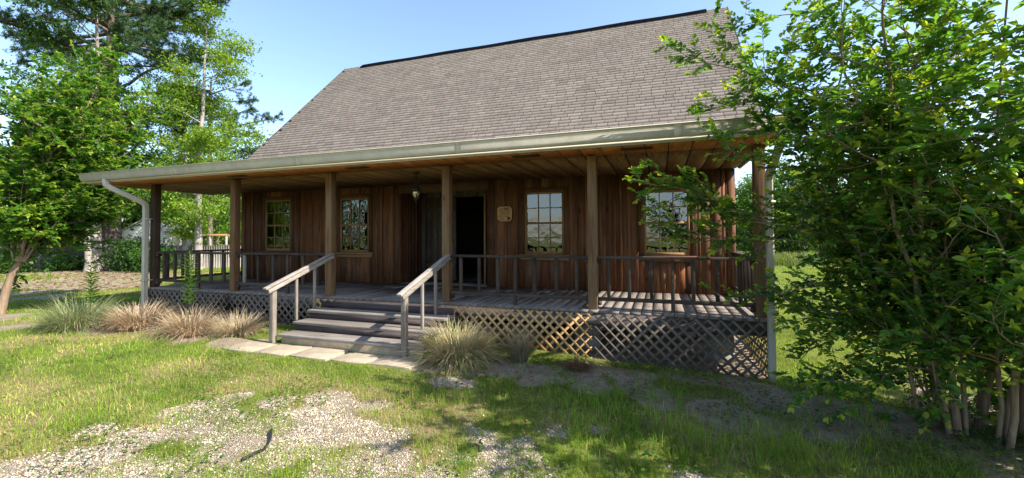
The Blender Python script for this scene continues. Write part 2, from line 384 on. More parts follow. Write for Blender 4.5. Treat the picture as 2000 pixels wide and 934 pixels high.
DIRT = [(9.9, -1.35, .35), (10.6, -1.25, .4), (11.6, -1.5, .35), (12.2, -1.5, .4), (9.2, -1.4, .2), (8.84, -1.05, .35), (9.4, -1.15, .4), (9.79, -.6, .35), (10.4, -.75, .35), (10.46, -1.1, .3), (11.07, -.5, .4), (11.64, -.5, .4), (11.26, -1.36, .4), (11.93, -.91, .5), (12.52, -.99, .6), (12.9, -1.12, .7),
        (13.2, -1.64, .7), (13.5, -1.6, .8), (13.3, -2.0, .5), (4.3, -1.45, .38), (4.7, -1.2, .3), (3.4, -1.2, .5), (1.5, -1.25, .7), (7.7, -1.3, .4), (8.3, -1.0, .5), (-.43, -1.95, .35), (-2.5, -1.4, .7), (13.8, -.4, .9),
        (-11.63, 2.38, 1.6), (-10.14, 3.55, 1.7), (-9.87, 5.6, 1.9), (-6.2, .9, .9), (-7.9, 3.18, 1.6), (-13, 5.5, 2.2), (-16, 7.5, 2.5), (-19, 8.0, 2.5), (-13.5, 2.5, 1.6), (-8, 1.6, 1.0), (18.5, 7.5, .8), (19.5, 8.3, .7)]
def masks(x, y):
    x = np.asarray(x, float); y = np.asarray(y, float)
    def field(L, k_=1.0):
        r = np.zeros_like(x)
        for a, b, s in L: r = np.maximum(r, np.exp(-((x-a)**2+(y-b)**2)/(k_*s*s)))
        return r
    nz = N2.fbm(x, y, 2.2, 4)-.5; nz2 = N3.fbm(x, y, 1.1, 4)-.5
    g = np.clip((field(GRAV, .75)+nz*1.7-.55)*1.9+.4, 0, 1)
    d = np.clip((field(DIRT)+nz2*1.1+nz*.5-.45)*1.9+.4, 0, 1)
    under = ((x > -.05) & (x < 12.05) & (y > -.05) & (y < 11.7)).astype(float)
    d = np.maximum(d, under)
    st = np.clip((N3.fbm(x, y, .8, 4)-.50)*4+.15-.6*np.clip((x-12)/.6, 0, 1)*np.clip((y+.8)/.5, 0, 1)+.55*np.exp(-((x-6.3)/2.2)**2-((y+2.6)/.8)**2), 0, 1)
    return g, d*(1-g), st*(1-d)
def pw(a, b, n, p=1.0): return a+(b-a)*np.linspace(0, 1, n)**p
gx = np.unique(np.concatenate([-pw(26, 400, 30, 2.2), np.arange(-26, -4, .4), np.arange(-4, 15.5, .07), np.arange(15.5, 34, .4), pw(34, 400, 30, 2.2)]))
gy = np.unique(np.concatenate([-pw(6.5, 400, 30, 2.2), np.arange(-6.5, 1.0, .06), np.arange(1.0, 34, .4), pw(34, 400, 30, 2.2)]))
GX, GY = np.meshgrid(gx, gy, indexing='ij'); X = GX.ravel(); Y = GY.ravel()
GZ = ground_z(X, Y); mg, md, mst = masks(X, Y); nx, ny = len(gx), len(gy)
ii = (np.arange(nx-1)[:, None]*ny+np.arange(ny-1)[None, :]).ravel()
g = mesh_obj('ground', np.stack([X, Y, GZ], 1), [np.stack([ii, ii+ny, ii+ny+1, ii+1], 1)], M['ground'], tint=np.stack([mg, md, mst], 1), smooth=True)
tag(g, kind='structure')

# ------------------------------------------------------------------ the house
S, D, H, RAIL = 2.44, 2.22, 2.29, .79
PX = [0, S, 2*S, 3*S, 4*S, 11.97]
LX = 11.97
house = empty('wooden_house', (6, 2.2, -.62), 'brown board-and-batten wooden cabin with a deep front porch and steep taupe shingle roof', 'house')
def sub(parent, name):            # an Empty part that carries sub-parts
    o = bpy.data.objects.new(name, None); o.empty_display_size = .1; COL.objects.link(o); o.parent = parent
    WLOC[o.name] = WLOC[parent.name]; return o
def tn(a=None): return (random.random() if a is None else a, random.random(), random.random())

def board_wall(mb, x0, x1, y, z0, z1, holes=(), seed=0, wmin=.13, wmax=.25, axis='x', out=-1, batten=True):
    r = random.Random(seed); cuts = {x0, x1}
    for h in holes: cuts |= {h[0], h[1]}
    cuts = sorted(c for c in cuts if x0 <= c <= x1); xs = []
    for a, b in zip(cuts[:-1], cuts[1:]):
        n = max(1, round((b-a)/r.uniform(wmin, wmax))); ws = [r.uniform(.65, 1.35) for _ in range(n)]; s_ = sum(ws); c = a
        for w in ws: xs.append((c, c+w/s_*(b-a))); c += w/s_*(b-a)
    def put(a, b, o0, o1, za, zb, tint):
        lo, hi = sorted((y+out*o0, y+out*o1))
        if axis == 'x': mb.box(a, b, lo, hi, za, zb, tint)
        else: mb.box(lo, hi, a, b, za, zb, tint)
    for i, (a, b) in enumerate(xs):
        segs = [(z0, z1)]
        for h in holes:
            if a >= h[0]-1e-6 and b <= h[1]+1e-6: segs = [(z0, h[2]), (h[3], z1)]
        th = .012+.008*(i % 2)+r.random()*.005
        for (za, zb) in segs:
            if zb-za < .02: continue
            t_ = (r.random()**1.3, r.random(), r.random())
            put(a, b, -.03, th, za, zb, t_)
            if batten and r.random() < .6 and b < x1-.05:
                inh = any(h[0]-.08 < b < h[1]+.08 for h in holes)
                if not inh: put(b-.02-r.random()*.012, b+.02+r.random()*.012, th-.004, th+.012, za, zb, (min(1, r.random()*1.1), r.random(), r.random()))

WIN = [(.83, 1.71, .74, 2.07), (3.27, 4.12, .72, 2.04), (8.03, 8.87, .71, 2.01), (10.42, 11.24, .71, 1.95)]
REC = (4.95, 7.18)
mb = MB(); board_wall(mb, 0, REC[0], D, 0.0, H+.06, WIN[:2], 11); mb.build('wall', M['wall'], house)
mb = MB(); board_wall(mb, REC[1], LX, D, 0.0, H+.06, WIN[2:], 12); mb.build('wall', M['wall'], house)
for x0, x1 in ((-.03, .10), (LX-.10, LX+.03)): MB().box(x0, x1, D-.045, D-.024, 0.0, H, tn(.6)).build('corner_board', M['wall'], house)
mb = MB(); board_wall(mb, D, 11.68, 0.0, -.2, H+.4, (), 13, axis='y', out=-1); mb.build('wall', M['wall'], house)
mb = MB(); board_wall(mb, D, 11.68, LX, -.2, H+.4, (), 14, axis='y', out=1); mb.build('wall', M['wall'], house)
mb = MB(); board_wall(mb, 0, LX, 11.68, -.2, H+.4, (), 15, out=1, wmin=.3, wmax=.4); mb.build('wall', M['wall'], house)
# foundation skirt below the house body, floor, loft ceiling
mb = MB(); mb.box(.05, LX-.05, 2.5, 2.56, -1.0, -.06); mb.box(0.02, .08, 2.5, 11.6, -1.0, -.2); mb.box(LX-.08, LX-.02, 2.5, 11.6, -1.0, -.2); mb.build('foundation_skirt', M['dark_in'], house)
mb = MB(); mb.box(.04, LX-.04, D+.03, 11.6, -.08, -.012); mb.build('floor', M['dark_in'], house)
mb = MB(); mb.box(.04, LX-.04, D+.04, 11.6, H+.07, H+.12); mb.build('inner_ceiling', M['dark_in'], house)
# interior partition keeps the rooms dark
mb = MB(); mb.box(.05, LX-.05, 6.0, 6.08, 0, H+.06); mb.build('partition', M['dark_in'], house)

# recess (entry)
RY = 3.15
for xx_, o_, sd__ in ((REC[0], 1, 21), (REC[1], -1, 22)): mb = MB(); board_wall(mb, D, RY, xx_, 0, H+.06, (), sd__, axis='y', out=o_, wmin=.12, wmax=.2); mb.build('entry_side_wall', M['wall'], house)
DX0, DX1, DZ = 5.96, 6.74, 2.06
mb = MB(); board_wall(mb, REC[0], REC[1], RY, 0.0, H+.06, [(5.1, DX1, 0.0, DZ)], 23, wmin=.14, wmax=.2); mb.build('entry_wall', M['wall_gray'], house)
mb = MB(); mb.box(REC[0]-.02, REC[1]+.02, D-.03, D+.05, 2.10, H+.05, tn(.15)); mb.build('entry_header', M['casing'], house)
# doors: a closed left leaf and a right leaf standing open, seen edge-on
dl = MB()
for k in range(5):
    w = (DX0-5.1)/5; dl.box(5.1+k*w+.002, 5.1+(k+1)*w-.002, RY-.04, RY+.01, .01, DZ-.01, tn())
dl.box(5.14, DX0-.03, RY-.062, RY-.041, 1.72, 1.84); dl.box(5.14, DX0-.03, RY-.062, RY-.041, .3, .42)
d1 = dl.build('door', M['wall_gray'], house); tag(d1, 'closed grey plank door leaf')
kb = MB(); kb.lathe((DX0-.06, RY-.1, .98), [(.0, -.03), (.022, -.02), (.03, 0), (.022, .02), (.0, .03)], 10); kb.box(DX0-.075, DX0-.045, RY-.085, RY-.041, .965, .995); kb.build('door_knob', M['black_metal'], d1)
hx, hy = 6.74, 3.10; dirv = np.array([10.716-7.0, -6.407-2.5]); dirv /= np.linalg.norm(dirv); nrm = np.array([-dirv[1], dirv[0]])
def leafbox(mb, a, b, o0, o1, z0, z1, t_=None):
    P = [np.array([hx, hy])+dirv*s_+nrm*o for s_, o in ((a, o0), (b, o0), (b, o1), (a, o1))]
    mb.add([(p[0], p[1], z) for z in (z0, z1) for p in P], MB.BF, t_)
dd = MB()
for k in range(5): leafbox(dd, .012+k*.165, .012+(k+1)*.165-.004, -.02, .02, .01, DZ-.02)
d2 = dd.build('door', M['wall_gray'], house); tag(d2, 'plank door leaf standing open, seen edge-on')
ed = MB(); leafbox(ed, .838, .85, -.022, .022, .01, DZ-.02, tn(.6)); ed.build('door_edge', M['door_edge'], d2)

# windows: each a part with frame, sash, muntins in the sash, glass, sill
for wi, (x0, x1, z0, z1) in enumerate(WIN):
    w = sub(house, 'window')
    f = MB(); c = .075
    for a, b, za, zb in ((x0-c, x0, z0-.0, z1+c), (x1, x1+c, z0, z1+c), (x0, x1, z1, z1+c)): f.box(a, b, D-.058, D+.06, za, zb)
    f.build('casing', M['casing'], w)
    s_ = MB(); e = .045; y0, y1 = D-.045, D+.005; zm = (z0+z1)/2
    for a, b, za, zb in ((x0+.003, x0+e, z0+.003, z1-.003), (x1-e, x1-.003, z0+.003, z1-.003)): s_.box(a, b, y0, y1, za, zb)
    for za, zb in ((z0+.003, z0+.06), (z1-e, z1-.003), (zm-.022, zm+.022)): s_.box(x0+e+.001, x1-e-.001, y0+.004, y1-.002, za, zb)
    mw = .009
    for k in (1, 2):
        xm = x0+e+(x1-x0-2*e)*k/3
        s_.box(xm-mw, xm+mw, y0+.012, y1-.006, z0+.061, zm-.023); s_.box(xm-mw, xm+mw, y0+.012, y1-.006, zm+.023, z1-e-.001)
    for lo, hi in ((z0+.06, zm-.022), (zm+.022, z1-e)):
        zc = (lo+hi)/2
        for k in range(3):
            a = x0+e+(x1-x0-2*e)*k/3+mw+.001; b = x0+e+(x1-x0-2*e)*(k+1)/3-mw-.001
            s_.box(a, b, y0+.012, y1-.006, zc-mw, zc+mw)
    s_.build('sash', M['trim'], w)
    gl = MB()
    for lo, hi in ((z0+.06, zm-.022), (zm+.022, z1-e)):
        for k in range(3):
            a = x0+e+(x1-x0-2*e)*k/3; b = x0+e+(x1-x0-2*e)*(k+1)/3; zc = (lo+hi)/2
            for za, zb in ((lo, zc), (zc, hi)):
                j = lambda: random.uniform(-.0022, .0022); yy = D-.018
                gl.quad([(a, yy+j(), za), (b, yy+j(), za), (b, yy+j(), zb), (a, yy+j(), zb)])
    gl.build('glass', M['glass'], w)
    si = MB(); si.box(x0-c-.04, x1+c+.04, D-.10, D+.02, z0-.045, z0-.002); si.box(x0-c-.01, x1+c+.01, D-.055, D-.03, z0-.12, z0-.046)
    si.build('sill', M['casing'] if wi in (0, 3) else M['trim_x'], w)

# deck of planks, rim joists, under-deck piers
mb = MB(); x = -.06; r = random.Random(5)
while x < LX+.05:
    w = .14
    ys = sorted([-.075, 2.22] + ([r.uniform(.4, 1.8)] if r.random() < .4 else []))
    for a, b in zip(ys[:-1], ys[1:]): mb.box(x, min(x+w, LX+.09), a, b-.003, -.038-r.random()*.001, r.uniform(-.0025, .0015), tn())
    x += w+.008
for k in range(15):
    mb.box(REC[0]+.0+k*.148, REC[0]+k*.148+.14, D, RY, -.038, r.uniform(-.002, .001), tn())
mb.build('deck', M['deck'], house)
mb = MB(); mb.box(-.03, LX+.05, -.05, -.012, -.23, -.04, tn(.4)); mb.box(-.03, 0, -.01, 2.2, -.23, -.04, tn(.3)); mb.box(LX+.02, LX+.05, -.01, 2.2, -.23, -.04, tn(.3))
mb.build('rim_joist', M['rim'], house)
mb = MB(); mb.box(0, LX, .75, .79, -.23, -.041); mb.box(0, LX, 1.5, 1.54, -.23, -.041); mb.build('floor_joist', M['rim'], house)
for x in (0.3, 2.44, 4.88, 7.3, 9.6, 11.5):
    for y in (.55, 1.9):
        zb = float(ground_z(x, y))-.05; mb = MB()
        mb.box(x-.2, x+.2, y-.1, y+.1, zb, zb+.22); mb.box(x-.195, x+.2, y-.1, y+.095, zb+.224, min(zb+.44, -.24)); mb.build('pier', M['stone'], house)

# posts
for i, x in enumerate(PX):
    mb = MB(); h_ = .068; mb.box(x-h_, x+h_, .0, 2*h_, -.04, H, tn([.2, .45, .75, .5, .85, .3][i]))
    mb.build('porch_post', M['post'] if i in (2, 3, 4) else M['post_dark'] if i == 0 else M['post'], house, bevel=.008)

# railings: top rail, bottom rail, balusters, cleats
def railing(p0, p1, axis, foot=True, nb=7, odd=None):
    rl = sub(house, 'porch_railing'); p0 = np.array(p0, float); p1 = np.array(p1, float); d = (p1-p0)/np.linalg.norm(p1-p0)
    mt = M['rail_x'] if axis == 'x' else M['rail_y']
    up = np.array([0, 0, 1.])
    MB().bar(p0+up*(RAIL-.02), p1+up*(RAIL-.02), .10, .042).build('top_rail', mt, rl, bevel=.004)
    MB().bar(p0+up*.155, p1+up*.155, .042, .055).build('bottom_rail', mt, rl, bevel=.004)
    L = np.linalg.norm(p1-p0)
    for k in range(nb):
        p = p0+d*L*(k+.6+random.uniform(-.06, .06))/(nb+.2)
        z0 = 0.0 if (foot and k == nb//2) else .185
        o = MB().bar(p+up*z0, p+up*(RAIL-.042), .048, .048, up=(d[0], d[1], 0)).build('baluster', M['hand_z'] if k == odd else M['rail_z'], rl, bevel=.003)
        if k == odd: tag(o, 'baluster with pale flaking paint')
    for p, s_ in ((p0, 1), (p1, -1)):
        for z in (RAIL-.075, .095): MB().bar(p+d*s_*.002+up*z, p+d*s_*.05+up*z, .07, .06).build('cleat', mt, rl)
h_ = .07; yr = .068
railing((PX[0]+h_, yr, 0), (PX[1]-h_, yr, 0), 'x', nb=6)
railing((PX[1]+h_, yr, 0), (PX[2]-h_, yr, 0), 'x', nb=6, odd=0)
railing((PX[3]+h_, yr, 0), (PX[4]-h_, yr, 0), 'x')
railing((PX[4]+h_, yr, 0), (PX[5]-h_, yr, 0), 'x')
railing((0, .14, 0), (0, D-.05, 0), 'y', nb=6)
railing((LX, .14, 0), (LX, D-.05, 0), 'y', nb=7)

# lattice skirting
def lattice(p0, p1, zb, zt, mat, pitch=.155, sw=.038):
    p0 = np.array(p0, float); p1 = np.array(p1, float); L = np.linalg.norm(p1-p0); d = (p1-p0)/L; n = np.array([d[1], -d[0]])
    mb = MB(); hh = zt-zb
    for sgn, off in ((1, 0.0), (-1, .0085)):
        c = -hh
        while c < L+hh:
            pts = []      # line: s = c + t (sgn=1) or s = c + hh - t ; clip s to [0, L]
            t0, t1 = (max(0, -c), min(hh, L-c)) if sgn == 1 else (max(0, c+hh-L), min(hh, c+hh))
            c += pitch
            if t1-t0 < .03: continue
            cc = c-pitch
            f_ = (lambda t: cc+t) if sgn == 1 else (lambda t: cc+hh-t)
            j = random.uniform(-.004, .004)
            A = (f_(t0)+j, t0); B = (f_(t1)+j, t1); hw = sw/math.sqrt(2)
            quad = [(A[0]-hw, A[1]), (A[0]+hw, A[1]), (B[0]+hw, B[1]), (B[0]-hw, B[1])]
            V = []
            for o in (off, off+.008):
                for s_, t in quad:
                    s_ = min(max(s_, 0), L); q = p0+d*s_+n*o; V.append((q[0], q[1], zb+t))
            mb.add(V, MB.BF)
    return mb.build('lattice_panel', mat, house)
zlow = lambda a, b: min(float(ground_z(a, -.1)), float(ground_z(b, -.1)))-.06
lattice((-.02, -.055), (2.44, -.055), zlow(0, 2.44), -.045, M['lat_gray'])
lattice((2.45, -.055), (4.86, -.055), zlow(2.44, 4.9), -.045, M['lat_gray'])
tag(lattice((4.6, -.075), (5.15, -.075), -.40, -.045, M['lat_new']), 'small new orange lattice piece behind the steps')
tag(lattice((7.30, -.055), (9.76, -.055), zlow(7.3, 9.76), -.045, M['lat_new']), 'newer orange-tan lattice panel')
lattice((9.775, -.055), (LX+.06, -.055), zlow(9.76, 12), -.045, M['lat_gray'])
lattice((LX+.055, -.05), (LX+.055, 2.3), -.86, -.045, M['lat_sunlit'])
lattice((-.035, 2.2), (-.035, 0), -.6, -.045, M['lat_gray'])

# porch ceiling: orange soffit strip in front of the posts and darker boards behind, soffit vents
EX0, EX1, EY = -1.16, 12.10, -.60
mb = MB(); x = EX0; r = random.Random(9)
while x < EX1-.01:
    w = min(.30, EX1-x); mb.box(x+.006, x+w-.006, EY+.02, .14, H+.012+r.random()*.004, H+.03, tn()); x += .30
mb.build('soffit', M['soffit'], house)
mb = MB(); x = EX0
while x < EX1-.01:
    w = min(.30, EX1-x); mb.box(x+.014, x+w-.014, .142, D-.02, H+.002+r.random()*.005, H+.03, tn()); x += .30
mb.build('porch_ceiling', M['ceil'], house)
mb = MB(); mb.box(EX0, EX1, EY+.02, D+.04, H+.031, H+.05, tn(.1)); mb.build('ceiling_backing', M['dark_in'], house)
for cx in (8.82, 10.42, 5.75, 2.9):
    v = MB(); v.box(cx-.21, cx+.21, -.33, -.19, H+.002, H+.0115)
    for k in range(6): v.box(cx-.20, cx+.20, -.325+k*.022, -.315+k*.022, H-.004, H+.0015)
    v.build('soffit_vent', M['vent'], house)

# porch roof slab, fascia, gutter, downspouts
PB = (2.3, 2.83)
mb = MB()
mb.add([(EX0-.02, EY-.03, 2.475), (EX1+.02, EY-.03, 2.475), (EX1+.02, PB[0]+.05, PB[1]), (EX0-.02, PB[0]+.05, PB[1]), (EX0-.02, EY-.03, 2.495), (EX1+.02, EY-.03, 2.495), (EX1+.02, PB[0]+.05, PB[1]+.02), (EX0-.02, PB[0]+.05, PB[1]+.02)], MB.BF, (.6, 1, 1))
mb.build('porch_roof', M['shingle'], house)
mb = MB()   # fascias (front and the two ends, closing the wedge)
mb.box(EX0, EX1, EY-.012, EY+.012, H-.005, 2.47)
for x in (EX0, EX1-.02): mb.add([(x, EY+.013, H-.004), (x+.02, EY+.013, H-.004), (x+.02, D, H-.004), (x, D, H-.004), (x, EY+.013, 2.472), (x+.02, EY+.013, 2.472), (x+.02, D, 2.80), (x, D, 2.80)], MB.BF)
mb.build('fascia', M['gutter'], house)
prof = [(0, 0), (0, .135), (-.012, .142), (-.012, .15), (-.115, .15), (-.118, .132), (-.100, .122), (-.100, .085), (-.078, .04), (-.07, .0)]
def extr(mb, prof, x0, x1, y0, z0):
    k = len(prof); V = [(x0, y0+a, z0+b) for a, b in prof]+[(x1, y0+a, z0+b) for a, b in prof]
    F = [(j, (j+1) % k, k+(j+1) % k, k+j) for j in range(k)]+[tuple(range(k))[::-1], tuple(range(k, 2*k))]
    mb.add(V, F)
mb = MB(); extr(mb, prof, EX0-.04, EX1+.04, EY-.014, 2.335); gut = mb.build('gutter', M['gutter'], house)
mb = MB(); extr(mb, [(0, 0), (0, .018), (-.135, .006), (-.135, -.004)], EX0-.04, EX1+.04, EY-.012, 2.487); mb.build('drip_edge', M['gutter_trim'], house)
mb = MB(); extr(mb, [(0, 0), (0, .03), (-.03, .03), (-.03, .012)], EX0, EX1, EY-.013, 2.296); mb.build('fascia_trim', M['gutter_trim'], house)
def rrect(a, b, rib=.004):
    P = []
    for sx_, sy_ in ((1, 1), (-1, 1), (-1, -1), (1, -1)):
        P.append((sx_*a, sy_*b))
    out = []
    for i in range(4):
        p, q = np.array(P[i]), np.array(P[(i+1) % 4]); nn = np.array([q[1]-p[1], p[0]-q[0]]); nn = nn/np.linalg.norm(nn)
        for k in range(8):
            t = (k+.5)/8; out.append(tuple(p*(1-t)+q*t-(-1 if k % 2 else 1)*nn*rib*.5))
    return out
def spout(pts, foot_pts, name='downspout'):
    mb = MB(); mb.sweep(pts, rrect(.037, .048), (1, 0, 0)); return mb.build(name, M['spout'], house)
def smooth(pts, n=6):
    pts = [np.array(p, float) for p in pts]; out = []
    for i in range(len(pts)-1):
        p0 = pts[max(i-1, 0)]; p1 = pts[i]; p2 = pts[i+1]; p3 = pts[min(i+2, len(pts)-1)]
        for k in range(n):
            t = k/n; out.append(.5*((2*p1)+(-p0+p2)*t+(2*p0-5*p1+4*p2-p3)*t*t+(-p0+3*p1-3*p2+p3)*t**3))
    out.append(pts[-1]); return out
zs = float(ground_z(0, -.1))
spout(smooth([(-.36, -.67, 2.34), (-.36, -.67, 2.27), (-.31, -.62, 2.17), (-.08, -.25, 1.93), (-.02, -.14, 1.84), (-.015, -.12, 1.72), (-.015, -.12, 1.0), (-.015, -.12, zs-.02)]), None)
zs = float(ground_z(12.04, -.1))
spout(smooth([(12.07, -.67, 2.34), (12.07, -.67, 2.26), (12.065, -.62, 2.16), (12.05, -.26, 1.93), (12.045, -.15, 1.84), (12.045, -.13, 1.72), (12.045, -.13, 1.0), (12.045, -.13, zs-.02)]), None)

for gx_ in (1.8, 4.85, 7.9, 10.95):
    mb = MB(); extr(mb, [(a-.0025 if a < -.01 else a+.0, b-.002) for a, b in prof], gx_-.05, gx_+.05, EY-.0155, 2.335); mb.build('gutter_joint', M['gutter'], house)
for sx__, zz_ in ((-.015, 1.5), (-.015, .15), (12.045, 1.5), (12.045, .1)):
    mb = MB(); y_ = -.12 if sx__ < 0 else -.13
    mb.box(sx__-.063, sx__+.063, y_-.05, y_-.047, zz_, zz_+.03); mb.box(sx__-.066, sx__-.063, y_-.05, -.002, zz_, zz_+.03); mb.box(sx__+.063, sx__+.066, y_-.05, -.002, zz_, zz_+.03); mb.build('downspout_strap', M['spout'], house)
# main roof: courses of shingles, each tab its own tone
RX0, RX1, RYr, RZ, RYl = -.65, 12.60, 6.95, 7.56, 2.25
slope = np.array([0, RYr-RYl, (RYr-RYl)*1.02]); SL = np.linalg.norm(slope); sv = slope/SL; nv = np.array([0, -sv[2], sv[1]])
B0 = np.array([0, RYl, RZ-slope[2]])
rs = np.random.default_rng(3); Vs = []; Ts = []
ex = .135; nrow = int(SL/ex)+1
for k in range(nrow):
    s0 = k*ex; s1 = min(s0+ex+.02, SL); x = RX0-rs.random()*.3+(.15 if k % 2 else 0)
    row_t = rs.random()*.12
    while x < RX1:
        w = .25*rs.uniform(.7, 1.3); a = max(x, RX0); b = min(x+w, RX1); x += w
        if b-a < .02: continue
        tt = np.clip(rs.normal(.5, .14)+row_t-.06, 0, 1)
        lo = s0
        q = [B0+sv*lo, B0+sv*s1]
        V = []
        for hgt_lo, hgt_hi in ((-.002, -.006), (.011, .001)):
            V += [q[0]+nv*hgt_lo+[a, 0, 0], q[0]+nv*hgt_lo+[b, 0, 0], q[1]+nv*hgt_hi+[b, 0, 0], q[1]+nv*hgt_hi+[a, 0, 0]]
        Vs.append(np.array(V)); Ts.append((tt, 1.0))
        if b < RX1-.05:      # cut between two tabs
            V = []
            for hl, hh in ((.006, .002), (.0118, .0085)):
                V += [q[0]+nv*hl+[b-.005, 0, 0]-sv*.001, q[0]+nv*hl+[b+.004, 0, 0]-sv*.001, q[0]+sv*ex*.93+nv*hh+[b+.004, 0, 0], q[0]+sv*ex*.93+nv*hh+[b-.005, 0, 0]]
            Vs.append(np.array(V)); Ts.append((.3, .0))
nb_ = len(Vs); Va = np.concatenate(Vs); base_i = np.arange(nb_)[:, None, None]*8
Fq = (base_i+np.array([(4, 5, 6, 7), (0, 1, 5, 4)])[None]).reshape(-1, 4)
roof = mesh_obj('roof', Va, [Fq], M['shingle'], house, np.repeat(np.array([(a, b, 1) for a, b in Ts]), 8, axis=0))
mb = MB()   # dark felt deck beneath, back slope and rake boards
e0 = B0-nv*.03; top = np.array([0, RYr, RZ])-nv*.03
mb.add([(RX0+.01, *e0[1:]), (RX1-.01, *e0[1:]), (RX1-.01, *top[1:]), (RX0+.01, *top[1:])]+[(x, *(q+nv*.022)[1:]) for x, q in ((RX0+.01, e0), (RX1-.01, e0), (RX1-.01, top), (RX0+.01, top))], MB.BF)
mb.add([(RX0, RYr+.02, RZ-.02), (RX1, RYr+.02, RZ-.02), (RX1, 11.9, RZ-(11.9-RYr)*1.02), (RX0, 11.9, RZ-(11.9-RYr)*1.02)]+[(RX0, RYr+.02, RZ-.08), (RX1, RYr+.02, RZ-.08), (RX1, 11.9, RZ-.06-(11.9-RYr)*1.02), (RX0, 11.9, RZ-.06-(11.9-RYr)*1.02)], MB.BF)
mb.build('roof_deck', M['ridge'], house)
for x0, x1 in ((RX0-.012, RX0+.008), (RX1-.008, RX1+.012)):
    mb = MB()
    a = B0-nv*.14; b = np.array([0, RYr, RZ])-nv*.14
    mb.add([(x0, *a[1:]), (x1, *a[1:]), (x1, *b[1:]), (x0, *b[1:])]+[(x, *(q+nv*.155)[1:]) for x, q in ((x0, a), (x1, a), (x1, b), (x0, b))], MB.BF)
    mb.build('rake_board', M['rim'], house)
for x0, x1 in ((0, .05), (LX-.05, LX)):   # gable walls
    mb = MB()
    for k in range(24):
        ya = 2.3+k*(9.3/24); yb = ya+9.3/24-.01; zt = lambda y: RZ-abs(y-RYr)*1.02-.12
        mb.add([(x0, ya, 2.6), (x1, ya, 2.6), (x1, yb, 2.6), (x0, yb, 2.6), (x0, ya, zt(ya)), (x1, ya, zt(ya)), (x1, yb, zt(yb)), (x0, yb, zt(yb))], MB.BF)
    mb.build('gable_wall', M['wall'], house)
mb = MB(); V = []
xs = np.linspace(.15, 12.05, 40)
for x in xs:
    dz = .008*math.sin(x*2.1)
    V += [(x, RYr-.17, RZ-.125+dz), (x, RYr-.15, RZ-.085+dz), (x, RYr, RZ+.045+dz), (x, RYr+.15, RZ-.06+dz), (x, RYr+.17, RZ-.125+dz)]
F = [(i*5+j, (i+1)*5+j, (i+1)*5+j+1, i*5+j+1) for i in range(39) for j in range(4)]+[(0, 1, 2, 3, 4), tuple(39*5+j for j in (4, 3, 2, 1, 0))]
mb.add(V, F); mb.build('ridge_vent', M['ridge'], house)

# steps
st = sub(house, 'porch_steps')
SX0, SX1 = 5.03, 7.62
ty = [(-.02, -.33, 0), (-.30, -.63, -.145), (-.60, -.93, -.285), (-.90, -1.23, -.425)]
for i, (yb, yf, z) in enumerate(ty[1:]):
    mb = MB()
    mid = (yb+yf)/2
    mb.box(SX0-.02, SX1+.02, yf, mid-.003, z-.04, z, tn()); mb.box(SX0-.02, SX1+.02, mid+.003, yb, z-.04, z-.001, tn()); mb.build('tread', M['tread'], st, bevel=.005)
for i, (y, za, zb) in enumerate([(-.325, -.146, -.04), (-.60, -.286, -.186), (-.90, -.426, -.326)]):
    mb = MB(); mb.box(SX0, SX1, y, y+.03, za+.001, zb-.001, tn(.5)); mb.build('riser', M['rim'], st)
mb = MB(); mb.box(SX0+.03, SX1-.03, -1.19, -.95, -.75, -.467); mb.build('concrete_base', M['conc'], st, bevel=.01)
for x in (SX0+.01, SX1-.05):
    mb = MB(); mb.box(x, x+.04, -.92, -.06, -.62, -.47); mb.box(x, x+.04, -.6, -.06, -.466, -.327); mb.box(x, x+.04, -.32, -.06, -.326, -.188)
    mb.build('stringer', M['rim'], st)
def handrail(x, ypost):
    hr_ = sub(house, 'step_handrail')
    a = np.array([x, .02, .79]); b = np.array([x, -1.42, .30])
    MB().bar(a, b, .074, .034, up=(0, 0, 1)).build('rail_cap', M['hand_y'], hr_, bevel=.004)
    MB().bar(a+[.022, 0, -.055], b+[.022, .05, -.045], .032, .058).build('under_rail', M['hand_y'], hr_, bevel=.003)
    zr = lambda y: np.interp(y, [-1.42, .02], [.30, .79])-.10
    for i, (y, zb) in enumerate(((-1.24, float(ground_z(x, -1.24))-.08), (-.80, -.284), (-.40, -.144))):
        w = (.075, .04, .04)[i]
        MB().bar((x+(-.03 if i == 0 else -.012), y, zb), (x+(-.03 if i == 0 else -.012), y, zr(y)+.06), w, w, up=(0, 1, 0)).build('rail_post' if i == 0 else 'baluster', M['hand_z'], hr_, bevel=.004)
handrail(4.97, 0); handrail(7.37, 0)

# ------------------------------------------------------------------ things on the porch
sg = empty('house_sign', (7.595, D-.05, 1.40), 'notched tan plaque reading c.1865 on the wall right of the doorway', 'sign')
cx_, cz_, hw_, hh_, nt_ = 7.595, 1.565, .165, .158, .038
def sign_poly(k, g_):
    w, h, n_ = hw_-g_, hh_-g_, nt_
    P = []
    for sx_, sz_ in ((1, 1), (-1, 1), (-1, -1), (1, -1)):
        arc = [(w, h-n_), (w-n_*.45, h-n_*.9), (w-n_*.9, h-n_*.45), (w-n_, h)]
        arc = [(sx_*a, sz_*b) for a, b in arc]
        P += arc if sx_*sz_ > 0 else arc[::-1]
    return P
def sign_mesh(g_, y0, y1):
    P = sign_poly(0, g_); k = len(P); mb = MB()
    V = [(cx_+a, y0, cz_+b) for a, b in P]+[(cx_+a, y1, cz_+b) for a, b in P]
    mb.add(V, [tuple(range(k)), tuple(range(k, 2*k))[::-1]]+[(j, (j+1) % k, k+(j+1) % k, k+j) for j in range(k)]); return mb
yS = D-.066
sign_mesh(-.008, yS+.002, yS+.03).build('backboard', M['casing'], sg)
sign_mesh(0, yS-.010, yS+.001).build('face_board', M['sign'], sg)
